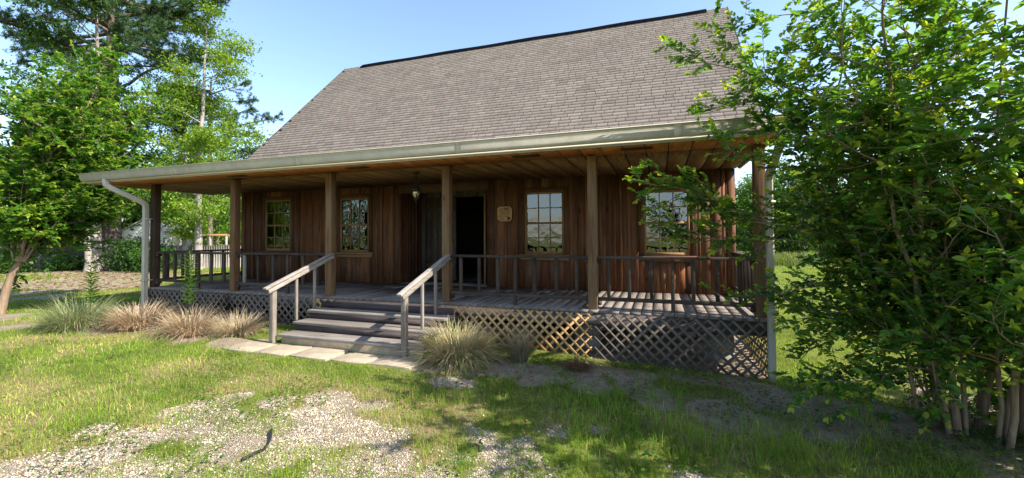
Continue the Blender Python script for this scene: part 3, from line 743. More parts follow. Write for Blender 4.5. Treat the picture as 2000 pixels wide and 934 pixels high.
def text(txt, x, z, size, al='CENTER', name='lettering'):
    cu = bpy.data.curves.new(name, 'FONT'); cu.body = txt; cu.size = size; cu.align_x = al; cu.extrude = .0015; cu.offset = size*.012
    o = bpy.data.objects.new('tmp', cu); COL.objects.link(o); bpy.context.view_layer.update()
    me = bpy.data.meshes.new_from_object(o.evaluated_get(bpy.context.evaluated_depsgraph_get()))
    bpy.data.objects.remove(o); me.materials.clear(); me.materials.append(M['ink'])
    me.transform(Matrix.Translation(Vector((x, yS-.0125, z))-Vector(WLOC[sg.name])) @ Matrix.Rotation(math.pi/2, 4, 'X'))
    o = bpy.data.objects.new(name, me); COL.objects.link(o); o.parent = sg; return o
text('c.1865', cx_, cz_+.085, .078); text('JOHN F. BEAN', cx_, cz_+.045, .038); text('HOMEPLACE', cx_, cz_+.002, .040)
text('WASHINGTON PARISH', cx_-.15, cz_-.034, .023, 'LEFT'); text('FRANKLINTON, LOUISIANA', cx_-.15, cz_-.062, .019, 'LEFT')
text('HISTORIC', cx_-.06, cz_-.098, .02); text('DISTRICT', cx_-.065, cz_-.122, .02)
mb = MB(); a_ = np.linspace(0, 2*math.pi, 15)[:-1]
rr = .035*(1+.18*np.sin(a_*3+1)+.1*np.cos(a_*5)); V = [(cx_+.09+r_*math.cos(t), yS-.0105, cz_-.095+r_*1.05*math.sin(t)) for r_, t in zip(rr, a_)]
V2 = [(p[0], yS-.0125, p[2]) for p in V]; mb.add(V+V2, [tuple(range(14))[::-1], tuple(range(14, 28))]+[(j, (j+1) % 14, 14+(j+1) % 14, 14+j) for j in range(14)]); mb.build('emblem', M['emblem'], sg)

lx, ly = 6.45, .5
ln = empty('hanging_lantern', (lx, ly, 1.7), 'dark metal hanging lantern with amber glass under the porch ceiling in front of the doorway', 'lantern')
mb = MB(); mb.lathe((lx, ly, H-.04), [(.0, 0), (.03, .002), (.065, .02), (.07, .04)], 16); mb.build('ceiling_canopy', M['black_metal'], ln)
mb = MB(); mb.tube([(lx, ly, H-.04), (lx, ly, 2.09)], .006, 6)
for k in range(5):
    zc = 2.11+k*.03; mb.tube([(lx+.012*math.cos(t), ly+.012*math.sin(t)*(k % 2), zc+.02*math.sin(t)) for t in np.linspace(0, 2*math.pi, 9)], .003, 5)
mb.build('chain', M['black_metal'], ln)
mb = MB(); mb.lathe((lx, ly, 1.97), [(.105, -.012), (.108, 0), (.07, .035), (.035, .06), (.03, .085), (.012, .10), (.012, .13)], 12); mb.build('roof_cap', M['black_metal'], ln, smooth=False)
mb = MB()
for k in range(6):
    t = k*math.pi/3; c_, s_ = math.cos(t), math.sin(t)
    mb.tube([(lx+.088*c_, ly+.088*s_, 1.96), (lx+.08*c_, ly+.08*s_, 1.88), (lx+.045*c_, ly+.045*s_, 1.79)], .006, 5)
mb.lathe((lx, ly, 1.73), [(.003, -.03), (.008, -.01), (.012, .02), (.02, .03), (.05, .06), (.03, .062)], 10)
mb.build('cage', M['black_metal'], ln)
mb = MB(); mb.lathe((lx, ly, 1.79), [(.04, .002), (.06, .06), (.074, .10), (.08, .165)], 12); mb.build('glass', M['amber'], ln, smooth=True)

# ------------------------------------------------------------------ pavers, hose, brick bits
r = random.Random(31)
pv = [(4.55, 5.12, -1.78, -1.30, 'paver with sand drifted over it at the left end of the row'), (5.14, 5.74, -1.76, -1.28, 'second pale paver from the left at the foot of the steps'),
      (5.76, 6.42, -1.72, -1.27, 'middle pale paver at the foot of the steps, dark debris on it'), (6.44, 7.0, -1.66, -1.25, 'cracked pale paver beside the small weed below the steps'), (7.02, 7.68, -1.62, -1.22, 'paver at the right end of the row beside the big grass clump')]
for x0, x1, y0, y1, lab in pv:
    n = 5; zz = float(ground_z((x0+x1)/2, (y0+y1)/2)); tx, ty_ = r.uniform(-.012, .012), r.uniform(-.012, .012); mb = MB()
    out = []
    for (a, b) in ((x0, y0), ((x0+x1)/2, y0), (x1, y0), (x1, (y0+y1)/2), (x1, y1), ((x0+x1)/2, y1), (x0, y1), (x0, (y0+y1)/2)):
        out.append((a+r.uniform(-.015, .015), b+r.uniform(-.02, .02)))
    zt = lambda a, b: zz+.022+tx*(a-x0)+ty_*(b-y0)
    V = [(a, b, zz-.05) for a, b in out]+[(a, b, zt(a, b)) for a, b in out]
    mb.add(V, [tuple(range(8))[::-1], tuple(range(8, 16))]+[(j, (j+1) % 8, 8+(j+1) % 8, 8+j) for j in range(8)])
    tag(mb.build('paving_slab', M['paver'], origin=((x0+x1)/2, (y0+y1)/2, zz), bevel=.006), 'flat '+lab, 'paver', 'pavers at the foot of the porch steps')
hp = [(7.70, -3.98), (7.72, -3.86), (7.68, -3.76), (7.60, -3.64), (7.52, -3.56), (7.46, -3.50)]
hp = [(a, b, float(ground_z(a, b))+.02+.015*math.sin(i*2)) for i, (a, b) in enumerate(hp)]
mb = MB(); mb.tube(smooth(hp, 4), .011, 8); tag(mb.build('hose_piece', M['rubber'], origin=hp[0], smooth=True), 'short curved length of black hose lying on the white gravel', 'hose')

# ------------------------------------------------------------------ foliage helpers
def unit(a): return a/(np.linalg.norm(a, axis=-1, keepdims=True)+1e-9)
def leaves6(P, Dv, Nv, L, W, col, rg):
    """six-vertex folded leaves"""
    n = len(P); Dv = unit(Dv); Sd = unit(np.cross(Dv, Nv)); Nv = np.cross(Sd, Dv)
    L = L[:, None]; W = W[:, None]; fold = rg.uniform(.05, .35, (n, 1))*W; dr = rg.uniform(.0, .25, (n, 1))*L
    b = P; t = P+Dv*L-Nv*dr
    r1 = P+Dv*L*.3+Sd*W*.5+Nv*fold; r2 = P+Dv*L*.68+Sd*W*.42+Nv*(fold-dr*.4)
    l1 = P+Dv*L*.3-Sd*W*.5+Nv*fold; l2 = P+Dv*L*.68-Sd*W*.42+Nv*(fold-dr*.4)
    V = np.stack([b, r1, r2, t, l2, l1], 1).reshape(-1, 3); k = np.arange(n)[:, None]*6
    F = np.concatenate([k+np.array([0, 1, 2, 3]), k+np.array([0, 3, 4, 5])])
    return V, F, np.repeat(col, 6, axis=0)
def leaves4(P, Dv, Nv, L, W, col, rg):
    n = len(P); Dv = unit(Dv); Sd = unit(np.cross(Dv, Nv)); L = L[:, None]; W = W[:, None]
    V = np.stack([P, P+Dv*L*.45+Sd*W*.5, P+Dv*L, P+Dv*L*.45-Sd*W*.5], 1).reshape(-1, 3)
    return V, np.arange(n)[:, None]*4+np.arange(4), np.repeat(col, 4, axis=0)
def lerp_cols(a, b, t): return np.asarray(a)[None]*(1-t[:, None])+np.asarray(b)[None]*t[:, None]

def polyline(p, d, L, n, rg, wig=.15, grav=0.0):
    pts = [np.array(p, float)]; d = np.array(d, float); d /= np.linalg.norm(d)
    for i in range(n):
        d = d+rg.normal(0, wig, 3)/n**.5+np.array([0, 0, grav/n]); d /= np.linalg.norm(d); pts.append(pts[-1]+d*L/n)
    return np.array(pts)
def along(pts, t):
    t = np.clip(t, 0, .9999)*(len(pts)-1); i = int(t); f = t-i
    return pts[i]*(1-f)+pts[i+1]*f, (pts[i+1]-pts[i])/np.linalg.norm(pts[i+1]-pts[i])

# ---- crape myrtle: many stems in a vase, sprays of opposite leaves, yellow-green tips
def myrtle(name, base, label, stems, leafL, seed, twig_n, extra=(), dark=(.05, .145, .024), mid=(.15, .31, .045), tipc=(.40, .48, .05), tipfrac=.35, group=None, stem_r=.022, low=.17, bden=3.6, trunk=None):
    rg = np.random.default_rng(seed); base = np.array(base, float)
    root = empty(name, base, label, 'shrub' if leafL > .05 and group is None else 'tree', group)
    wood_ = MB(); P = []; Dv = []; Nv = []; Lf = []; Cl = []
    def spray(p, d, L, tipy):
        pts = polyline(p, d, L, 4, rg, .25, .12)
        wood_.tube(pts, np.linspace(.0032, .0014, 5), 4, (.5, .5, .5), cap=False)
        n = max(5, int(L/.02)); up = np.array([0, 0, 1.])
        hue = rg.random()
        for k in range(n):
            t = .12+.88*k/n; q, dd = along(pts, t); s_ = np.cross(dd, up); s_ /= np.linalg.norm(s_)+1e-6
            sgn = 1 if k % 2 else -1
            v = s_*sgn*rg.uniform(.6, 1.1)+dd*rg.uniform(.3, .8)+up*rg.uniform(-.25, .35)
            P.append(q); Dv.append(v); Nv.append(up+rg.normal(0, .35, 3)); Lf.append(leafL*rg.uniform(.45, 1.2)*(1-.35*max(0, t-.75)/.25))
            young = np.clip((t-.55)/.45, 0, 1)*tipy
            c = np.array(dark)*(1-hue*.6)+np.array(mid)*hue*.6; c = c*rg.uniform(.75, 1.25)
            c = c*(1-young)+np.array(tipc)*young*rg.uniform(.8, 1.1); Cl.append(c)
        q, dd = pts[-1], pts[-1]-pts[-2]
        for k in range(4):
            P.append(q); Dv.append(dd/np.linalg.norm(dd)+rg.normal(0, .45, 3)); Nv.append(np.array([0, 0, 1.])+rg.normal(0, .4, 3)); Lf.append(leafL*rg.uniform(.4, .8))
            c = np.array(mid)*(1-tipy)+np.array(tipc)*tipy; Cl.append(c*rg.uniform(.8, 1.15))
    def branch(p, d, L, r0, lvl):
        pts = polyline(p, d, L, 5, rg, .3, .25 if lvl else .1)
        wood_.tube(pts, np.linspace(r0, r0*.35, 6), 5, (.5, .5, .5), cap=False)
        if lvl == 0:
            nb = max(3, int(L*3.4))
            for k in range(nb):
                q, dd = along(pts, .15+.85*k/nb+rg.random()*.05); v = dd*.7+rg.normal(0, .75, 3)+np.array([0, 0, .15])
                branch(q, v, rg.uniform(.3, .6), r0*.4, 1)
            branch(pts[-1], pts[-1]-pts[-2], .35, r0*.35, 1)
        else:
            nt = max(2, int(L*twig_n))
            for k in range(nt):
                q, dd = along(pts, .1+.9*(k+rg.random()*.6)/nt); v = dd*.6+rg.normal(0, .65, 3)
                spray(q, v, rg.uniform(.12, .28), 1.0 if rg.random() < tipfrac else rg.random()*.25)
            spray(pts[-1], pts[-1]-pts[-2], rg.uniform(.18, .3), 1.0 if rg.random() < tipfrac*1.7 else .2)
    fork = np.zeros(3)
    if trunk is not None:
        fork = np.array(trunk, float); tp = np.array(smooth([base+[0, 0, -.1], base+fork*[.25, .25, .4], base+fork*[.6, .6, .75], base+fork], 5))
        wood_.tube(tp, np.linspace(.08, .06, len(tp)), 9, (.5, .5, .5), cap=False)
    for (dx, dy, tx, ty_, tz, r0) in stems:
        p0 = base+np.array([dx, dy, -.05])+fork; p3 = base+np.array([tx, ty_, tz]); n = 9
        p1 = p0+np.array([(tx-dx)*.18, (ty_-dy)*.18, (tz-fork[2])*.45]); tt = np.linspace(0, 1, n)[:, None]
        pts = (1-tt)**2*p0+2*tt*(1-tt)*(p1*1.0)+tt**2*p3; pts[1:] += rg.normal(0, .025, (n-1, 3))
        wood_.tube(pts, np.linspace(r0, r0*.28, n), 7, (.5, .5, .5), cap=False)
        L = np.linalg.norm(p3-p0); nb = int(L*bden)
        for k in range(nb):
            t = low+(.97-low)*(k+rg.random()*.5)/nb; q, dd = along(pts, t)
            out = np.array([q[0]-base[0], q[1]-base[1], 0]); out /= np.linalg.norm(out)+.2
            v = dd*.5+out*.55+rg.normal(0, .6, 3)+np.array([0, 0, -.1 if t < .4 else .15])
            branch(q, v, rg.uniform(.45, 1.0)*(1.0 if t < .75 else .65), r0*.35, 0 if rg.random() < .55 else 1)
        branch(pts[-1], pts[-1]-pts[-2], .6, r0*.3, 0)
    for path, nsp in extra:         # long reaching shoots
        nsp = int(nsp*(1.15 if path[-1][2] < 2.0 else .6))
        pts = np.array(smooth(path, 5)); wood_.tube(pts, np.linspace(.009, .003, len(pts)), 5, (.5, .5, .5), cap=False)
        for k in range(nsp):
            t = .35+.65*(k+rg.random()*.7)/nsp; q, dd = along(pts, t); v = dd*.9+rg.normal(0, .55, 3)
            spray(q, v, rg.uniform(.16, .34), 1.0 if rg.random() < .55 else .25)
            if k % 5 == 2:
                sp = polyline(q, dd*.8+rg.normal(0, .5, 3)+np.array([0, 0, .2]), rg.uniform(.3, .5), 4, rg, .3, .1); wood_.tube(sp, np.linspace(.004, .002, 5), 4, (.5, .5, .5), cap=False)
                for j in (2, 3, 4): spray(sp[j], sp[j]-sp[j-1]+rg.normal(0, .06, 3), rg.uniform(.15, .25), 1.0 if rg.random() < .6 else .3)
        spray(pts[-1], pts[-1]-pts[-2], .22, 1.0)
    wood_.build('stems', M['myrtle_bark'], root, smooth=True)
    P = np.array(P); Dv = np.array(Dv); Nv = np.array(Nv); Lf = np.array(Lf); Cl = np.array(Cl)
    V, F, T = leaves6(P, Dv, Nv, Lf, Lf*.52, Cl, rg)
    mesh_obj('foliage', V, [F], M['leaf_bush'], root, T)
    return root, len(P)

B = (13.6, -1.1, float(ground_z(13.6, -1.1)))
rg0 = np.random.default_rng(77); stems = []
for k in range(23):
    a = k*2.399+rg0.random()*.5; q = .2+.8*math.sqrt((k+.5)/23); hgt = rg0.uniform(3.6, 4.6)*(1-.12*q)*(.97 if math.sin(a) < -.5 else .84)
    rx = (1.72 if math.cos(a) < 0 else 2.1)*q; sy_ = math.sin(a); stems.append((.42*q*math.cos(a)+rg0.normal(0, .05), .36*q*sy_, rx*math.cos(a), (1.75 if sy_ < 0 else .35)*q*sy_-.3, hgt, rg0.uniform(.02, .036)))
for k in range(10):
    a = rg0.uniform(0, 2*math.pi); stems.append((.35*math.cos(a), .3*math.sin(a), (1.25 if math.cos(a) < 0 else 1.8)*math.cos(a), (1.5 if math.sin(a) < 0 else .6)*math.sin(a)-.15, rg0.uniform(1.5, 2.8), .013))
def ux(u, v, dep):   # point in the yard (used for the shoots reaching over the porch)
    d = np.array([(u-1000)/836.4, (v-441.7)/836.4, 1.0]); return CAM+(RT*d[0]+DN*d[1]+FW*d[2])*dep
b3 = np.array(B)
EXTRA = [([b3+[-.3, .1, 1.5], (12.3, -1.0, 1.12), (11.55, -1.05, 1.28), (11.1, -1.1, 1.58), (10.57, -1.18, 1.70)], 30),
         ([b3+[-.4, .1, 1.5], (12.2, -1.0, 1.2), (11.6, -1.05, 1.35), (11.2, -1.1, 1.42)], 16),
         ([b3+[-.4, .1, 1.6], (12.1, -1.05, 1.03), (11.5, -1.04, 1.03), (11.16, -1.07, 1.08), (10.72, -1.12, 1.20)], 24),
         ([b3+[-.4, 0, 2.3], (12.3, -1.1, 1.75), (11.9, -1.14, 1.82), (11.5, -1.25, 1.97), (11.37, -1.23, 2.18)], 20),
         ([b3+[-.5, 0, 3.0], (12.2, -1.3, 2.5), (11.7, -1.45, 2.72), (11.3, -1.49, 2.88), (11.03, -1.48, 2.96)], 24),
         ([b3+[-.5, .1, 2.9], (12.3, -1.2, 2.4), (11.7, -1.34, 2.47), (11.3, -1.48, 2.44)], 18),
         ([b3+[-.4, .1, 1.3], (12.7, -1.0, .62), (12.3, -.97, .54), (12.02, -.95, .47), (11.76, -.88, .38)], 18),
         ([b3+[-.4, 0, .9], (12.8, -1.1, .25), (12.5, -1.11, .14), (12.15, -1.2, -.10)], 16),
         ([b3+[-.3, 0, 1.0], (12.7, -1.2, .35), (12.4, -1.25, .30), (12.05, -1.27, .23)], 14),
         ([b3+[-.3, -.2, .6], (12.9, -1.4, -.15), (12.6, -1.5, -.25), (12.28, -1.55, -.30)], 16),
         ([b3+[-.5, -.1, 3.6], (12.4, -1.5, 3.1), (11.95, -1.6, 3.25), (11.55, -1.63, 3.2)], 14),
         ([b3+[-.5, -.1, 3.8], (12.5, -1.5, 3.4), (12.1, -1.6, 3.6), (11.8, -1.6, 3.8)], 12)]
bush, nl = myrtle('crape_myrtle', B, 'large multi-stemmed crape myrtle with yellow-green tips crowding the right end of the porch', stems, .084, 5, 12.5, EXTRA, low=.24)
print('bush leaves', nl)
TB = (-3.1, -1.12, float(ground_z(-3.1, -1.12)))
rg0 = np.random.default_rng(78); stems = []
for k in range(6):
    a = k*2.399; q = math.sqrt((k+.5)/6); stems.append((.06*math.cos(a), .06*math.sin(a), -.15+1.85*q*math.cos(a), 1.5+1.5*q*math.sin(a), rg0.uniform(5.3, 6.9)*(1-.2*q), rg0.uniform(.03, .05)))
for k in range(5):
    a = k*1.3+.2; stems.append((.1*math.cos(a), .1*math.sin(a), -.35+1.5*math.cos(a), 1.3+1.4*math.sin(a), rg0.uniform(3.0, 3.9), .025))
lt, nl = myrtle('crape_myrtle', TB, 'tall bushy crape myrtle on the left edge with a bare curved trunk in the lawn', stems, .11, 6, 14.0, dark=(.05, .15, .02), mid=(.13, .28, .04), tipc=(.30, .40, .05), tipfrac=.4, low=.16, bden=8.0, trunk=(.27, .2, 1.2))
lt['category'] = 'tree'
print('left tree leaves', nl)

# ---- generic tree
def tree(name, base, label, height, spread, seed, nleaf, cols, leafL=.13, trunk_r=.12, bare=.3, barkm='pale_bark', lean=(0, 0), flat_=.5, group=None, cat='tree', clump=.45, nlimb=26, top_open=1.0, stemsn=1):
    rg = np.random.default_rng(seed); base = np.array(base, float); root = empty(name, base, label, cat, group)
    wd = MB(); anc = []
    for s_ in range(stemsn):
        ph = rg.uniform(0, 6.28); o = np.array([math.cos(ph), math.sin(ph), 0])*(trunk_r*1.6 if stemsn > 1 else 0)
        n = 12; t = np.linspace(0, 1, n); pts = base+o+np.stack([lean[0]*t*height+np.cumsum(rg.normal(0, .035*height/12, n)), lean[1]*t*height+np.cumsum(rg.normal(0, .03*height/12, n)), t*height*.96-.1], 1)
        rad = trunk_r*(1-.85*t)+trunk_r*.45*np.exp(-t*height/.35)
        wd.tube(pts, rad, 10, (.5, .5, .5), cap=False)
        for k in range(nlimb):
            u = bare+(1-bare)*(k+rg.random())/nlimb; q, dd = along(pts, u); prof = math.sin(math.pi*min(1, (1-u)/(1-bare)*.78+.12))**.7
            a = rg.uniform(0, 6.28); L = spread*prof*rg.uniform(.55, 1.1)
            d = np.array([math.cos(a), math.sin(a), rg.uniform(.05, .55)])
            lp = polyline(q, d, L, 6, rg, .25, .1); wd.tube(lp, np.linspace(trunk_r*.28*(1-u*.6), .006, 7), 5, (.5, .5, .5), cap=False)
            for j in range(int(3+L*2.2)):
                p, d2 = along(lp, .25+.75*rg.random()); sl = rg.uniform(.3, .75)*min(1, L/2)
                v = d2*.5+rg.normal(0, .7, 3); sp = polyline(p, v, sl, 3, rg, .3); wd.tube(sp, np.linspace(.012, .004, 4), 3, (.5, .5, .5), cap=False)
                anc.append(sp[-1]); anc.append(sp[2])
            anc.append(lp[-1])
        anc += [pts[-1]]*3
    wd.build('trunk', M[barkm], root, smooth=True)
    anc = np.array(anc); ci = rg.integers(0, len(anc), nleaf); hue = rg.random(len(anc))
    off = rg.normal(0, 1, (nleaf, 3))*clump*np.array([1, 1, flat_])*rg.uniform(.4, 1.0, (nleaf, 1))
    P = anc[ci]+off; t = np.clip(hue[ci]*.7+rg.random(nleaf)*.4-.05, 0, 1)
    C = lerp_cols(cols[0], cols[1], t)*rg.uniform(.75, 1.2, (nleaf, 1))
    yl = rg.random(nleaf) < .03; C[yl] = C[yl]*np.array([2.0, 1.3, .7])
    Dv = off*.6+rg.normal(0, .8, (nleaf, 3)); Nv = np.array([0, 0, 1.])+rg.normal(0, .5, (nleaf, 3)); L = leafL*rg.uniform(.6, 1.25, nleaf)
    V, F, T = leaves4(P, Dv, Nv, L, L*.6, C, rg); mesh_obj('crown', V, [F], M['leaf'], root, T)
    return root
def copy_tree(o, loc, rz, sc, label, group):
    c = o.copy(); COL.objects.link(c); c.location = loc; c.rotation_euler = (0, 0, rz); c.scale = (sc, sc, sc)
    c['label'] = label; c['group'] = group; o['group'] = group
    for ch in list(o.children):
        d = ch.copy(); COL.objects.link(d); d.parent = c
    return c
def at(u, dep):
    lat = (u-1000)/836.4*dep; fw = np.array([math.sin(YAW), math.cos(YAW)]); rt = np.array([fw[1], -fw[0]]); p = CAM[:2]+fw*dep+rt*lat
    return np.array([p[0], p[1], float(ground_z(p[0], p[1]))])

# ---- pines
def pine(name, base, label, height, tr, limbs, seed, barkm='pine_bark', group=None, cols=((.022, .06, .018), (.06, .12, .03)), flare=.35):
    rg = np.random.default_rng(seed); base = np.array(base, float); root = empty(name, base, label, 'tree', group); wd = MB()
    n = 14; t = np.linspace(0, 1, n); pts = base+np.stack([np.cumsum(rg.normal(0, .05, n)), np.cumsum(rg.normal(0, .05, n)), t*height-.1], 1)
    wd.tube(pts, tr*(1-.75*t)+tr*flare*np.exp(-t*height/.5), 14, (.5, .5, .5), cap=False)
    tufts = []; 
    for (h, a, L, dr) in limbs:
        q, _ = along(pts, h/height); d = np.array([math.cos(a), math.sin(a), dr])
        lp = polyline(q, d, L, 8, rg, .3, -.15 if dr > 0 else .3); wd.tube(lp, np.linspace(.035+.012*L, .012, 9), 6, (.5, .5, .5), cap=False)
        for j in range(int(4+L*2.6)):
            u = .3+.7*rg.random()**.8; p, d2 = along(lp, u); v = d2*.7+rg.normal(0, .6, 3)+np.array([0, 0, .15]); sl = rg.uniform(.4, 1.2)*(1.15-u*.5)
            sp = polyline(p, v, sl, 4, rg, .35, .15); wd.tube(sp, np.linspace(.016, .006, 5), 4, (.5, .5, .5), cap=False)
            for s_ in (1, 2, 3, 4):
                if rg.random() < .35 and s_ < 3: continue
                dd = sp[s_]-sp[s_-1]; tufts.append((sp[s_], dd/np.linalg.norm(dd)))
                if s_ > 2: tufts.append((sp[s_]+rg.normal(0, .14, 3), dd/np.linalg.norm(dd)+rg.normal(0, .4, 3)))
        tufts.append((lp[-1], unit(lp[-1]-lp[-2])))
    wd.build('trunk', M[barkm], root, smooth=True)
    T = np.array([a for a, _ in tufts]); Dd = np.array([b for _, b in tufts]); m_ = 30; nT = len(T)
    P = np.repeat(T, m_, 0); Dv = np.repeat(Dd, m_, 0)*.8+rg.normal(0, .75, (nT*m_, 3))+np.array([0, 0, .2]); Dv = unit(Dv)
    L = rg.uniform(.14, .27, nT*m_); P = P-np.repeat(Dd, m_, 0)*rg.uniform(0, .12, (nT*m_, 1))
    hue = np.repeat(rg.random(nT), m_)*.7+rg.random(nT*m_)*.3
    V, F, C = leaves4(P, Dv, rg.normal(0, 1, (nT*m_, 3)), L, np.full(nT*m_, .022), lerp_cols(cols[0], cols[1], hue), rg)
    mesh_obj('needles', V, [F], M['needle'], root, C); return root
PB_ = at(213, 24); rg0 = np.random.default_rng(5); rtv = math.atan2(RT[1], RT[0])
limbs = []
for k in range(44):
    h = rg0.uniform(8.5, 17); limbs.append((h, rg0.uniform(0, 6.28), rg0.uniform(3.5, 6.5), rg0.uniform(-.15, .35)))
limbs += [(14.0, rtv-.05, 7.6, .0), (14.6, rtv+.15, 7.0, -.05), (13.5, rtv-.2, 6.6, .1), (13.0, rtv+2.8, 6.8, .1), (14.2, rtv+3.4, 7.5, .0), (13.2, rtv+.1, 7.2, .12), (12.3, rtv-.3, 5.5, .05), (13.8, rtv+.2, 6.8, .05), (11.6, rtv+.3, 4.0, .25), (12.9, rtv+math.pi, 6.5, .1), (12.0, rtv+math.pi+.3, 5.5, .15), (13.6, rtv+math.pi-.2, 7, .0), (10.2, rtv, 5.0, -.2), (9.0, rtv+.3, 3.5, .1), (12.6, rtv-.5, 6, .1)]
pine('pine_tree', PB_, 'towering pine with a thick dark furrowed trunk beyond the left lawn', 20, .46, limbs, 41)
P2 = at(410, 31); limbs = [(rg0.uniform(5.0, 13.0), rg0.uniform(0, 6.28), rg0.uniform(2.0, 3.4), rg0.uniform(-.1, .4)) for _ in range(30)]
limbs += [(9.6, rtv+.1, 4.8, -.02), (8.6, rtv-.1, 5.0, -.05), (10.6, rtv+.2, 3.6, .05), (7.4, rtv+.15, 4.4, -.1), (11.8, rtv, 2.8, .1), (6.2, rtv, 3.6, -.1)]
pine('pine_tree', P2, 'slimmer pine behind the pale-barked trees, dark tufts reaching right towards the roof', 13.6, .22, limbs, 42)

GREEN = ((.045, .13, .018), (.15, .29, .035)); BRIGHT = ((.10, .22, .022), (.26, .38, .045)); DARKG = ((.02, .065, .014), (.06, .14, .025))
MIDG = ((.035, .10, .02), (.10, .21, .04))
# slim pale trunks beside the pine, birch-like saplings
tree('slender_tree', at(187, 23.2), 'slender pale-barked tree close against the left side of the big pine trunk', 16.5, 4.0, 51, 20000, MIDG, .14, .24, .32, 'pale_bark', (-.012, .0), nlimb=26)
tree('leaning_tree', at(176, 22.6), 'short leaning grey trunk, leftmost of the three trunks by the dark fence', 6.0, 2.6, 52, 8000, DARKG, .13, .17, .4, 'pale_bark', (-.10, 0), nlimb=14)
tree('pale_barked_tree', at(388, 23.5), 'taller of the two bright green pale-barked trees left of the roof', 14.2, 3.1, 53, 21000, BRIGHT, .15, .20, .12, 'pale_bark', (.02, .0), clump=.4, nlimb=32)
tree('pale_barked_tree', at(360, 24.2), 'slimmer of the two bright green pale-barked trees left of the roof', 10.6, 2.7, 54, 15000, BRIGHT, .15, .13, .15, 'pale_bark', (-.01, .0), clump=.4, nlimb=26)
# understory shrubs by the fence
tree('shrub', at(262, 23.5), 'dark green understory shrub right of the big pine trunk', 1.5, 1.2, 61, 6000, DARKG, .13, .05, .03, 'branch', nlimb=22, group=None, cat='shrub', stemsn=2)
tree('shrub', at(300, 22.5), 'low green shrub in front of the pale fence, left of the porch post', 1.2, 1.0, 62, 4500, MIDG, .12, .04, .03, 'branch', nlimb=16, cat='shrub', stemsn=2)
tree('shrub', at(140, 23.8), 'low dark shrub at the foot of the dark fence, left of the trunks', .6, .9, 63, 3500, DARKG, .12, .04, .03, 'branch', nlimb=14, cat='shrub', stemsn=2)
tree('shrub', at(30, 22.5), 'green shrub at the foot of the dark fence on the far left edge', .65, 1.0, 64, 3500, MIDG, .12, .04, .03, 'branch', nlimb=14, cat='shrub', stemsn=2)
# woods beyond the fence: three kinds, each copied
K1 = tree('broadleaf_tree', at(345, 45), 'broad mid-green tree behind the white shed', 9.5, 4.2, 71, 11000, GREEN, .24, .22, .08, 'branch', clump=.7, nlimb=30)
K2 = tree('broadleaf_tree', at(425, 36), 'bright green tree behind the swing frame beyond the pale fence', 8.0, 3.8, 72, 10000, ((.07, .18, .02), (.2, .33, .045)), .22, .18, .06, 'branch', clump=.65, nlimb=28)
K3 = tree('broadleaf_tree', at(100, 36), 'dark tree behind the dark fence on the left', 10, 4.4, 73, 10000, DARKG, .25, .22, .1, 'branch', clump=.7, nlimb=28)
GL = 'trees standing beyond the yard fence'
for i, (src, u, d, sc, lab) in enumerate([(K1, 470, 40, 1.0, 'mid-green tree beyond the fence seen left of the porch wall'), (K3, 10, 40, 1.05, 'dark tree beyond the fence at the far left edge'), (K3, 205, 47, 1.2, 'dark tree beyond the fence behind the big pine'),
                          (K3, 380, 46, 1.15, 'dark tall tree deep behind the pale-barked trees'), (K1, -60, 30, .9, 'mid-green tree left of the frame edge'), (K2, 262, 48, 1.15, 'bright tree behind the white shed roof')]):
    copy_tree(src, at(u, d), 1.3*i+.5, sc, lab, GL)
for k_ in (K1, K2, K3): k_['group'] = GL
GRt = 'trees at the edge of the right-hand field'
R1 = tree('broadleaf_tree', at(1465, 31), 'light green rounded tree showing between the house corner and the downspout', 5.9, 2.7, 74, 11000, ((.06, .15, .025), (.17, .29, .06)), .19, .15, .04, 'branch', clump=.55, nlimb=28)
R2 = tree('broadleaf_tree', at(1560, 30), 'dark green bushy tree just right of the downspout behind the field', 6.6, 3.4, 75, 11000, DARKG, .2, .15, .02, 'branch', clump=.6, nlimb=28)
labsR = ['dark tree behind the crape myrtle left of its stems', 'dark tree behind the middle of the crape myrtle', 'light tree far behind the right part of the crape myrtle', 'dark tree far behind the right frame edge', 'light tree behind the house corner at right', 'dark tree filling behind the right end of the porch rail', 'dark tree behind the crape myrtle nearest the right edge']
for i, (src, u, d, sc) in enumerate([(R2, 1640, 31, 1.05), (R2, 1730, 33, .95), (R1, 1830, 34, 1.0), (R2, 1940, 33, 1.05), (R1, 1400, 36, 1.05), (R2, 1500, 35, .95), (R2, 2040, 31, 1.0)]):
    copy_tree(src, at(u, d), 2.1*i+.4, sc, labsR[i], GRt)
R1['group'] = GRt; R2['group'] = GRt

# distant woodland closing the horizon; its unseen rear is shaped for the window reflections
rg = np.random.default_rng(90); n = 46000
a = rg.uniform(0, 2*math.pi, n); rad = rg.uniform(52, 66, n)
hmax = 6.5+2.5*(VNoise(9)(a*9, a*0+3, 1.0)-.4)+np.where(np.cos(a+2.4) > .93, 6.0, 0)
z = -.8+hmax*rg.random(n)**.8
P = np.stack([4+rad*np.cos(a), 0+rad*np.sin(a), z], 1)
keep = ~((a > math.radians(238)) & (a < math.radians(305)))
C = lerp_cols((.02, .06, .015), (.09, .18, .035), rg.random(n))
V, F, T = leaves4(P[keep], rg.normal(0, 1, (keep.sum(), 3)), rg.normal(0, 1, (keep.sum(), 3)), rg.uniform(.7, 1.4, keep.sum()), rg.uniform(.5, .9, keep.sum()), C[keep], rg)
tag(mesh_obj('distant_woodland', V, [F], M['leaf'], None, T, origin=(4, 0, -.8)), 'far dark green wood closing the horizon round the yard', 'woodland', kind='stuff')

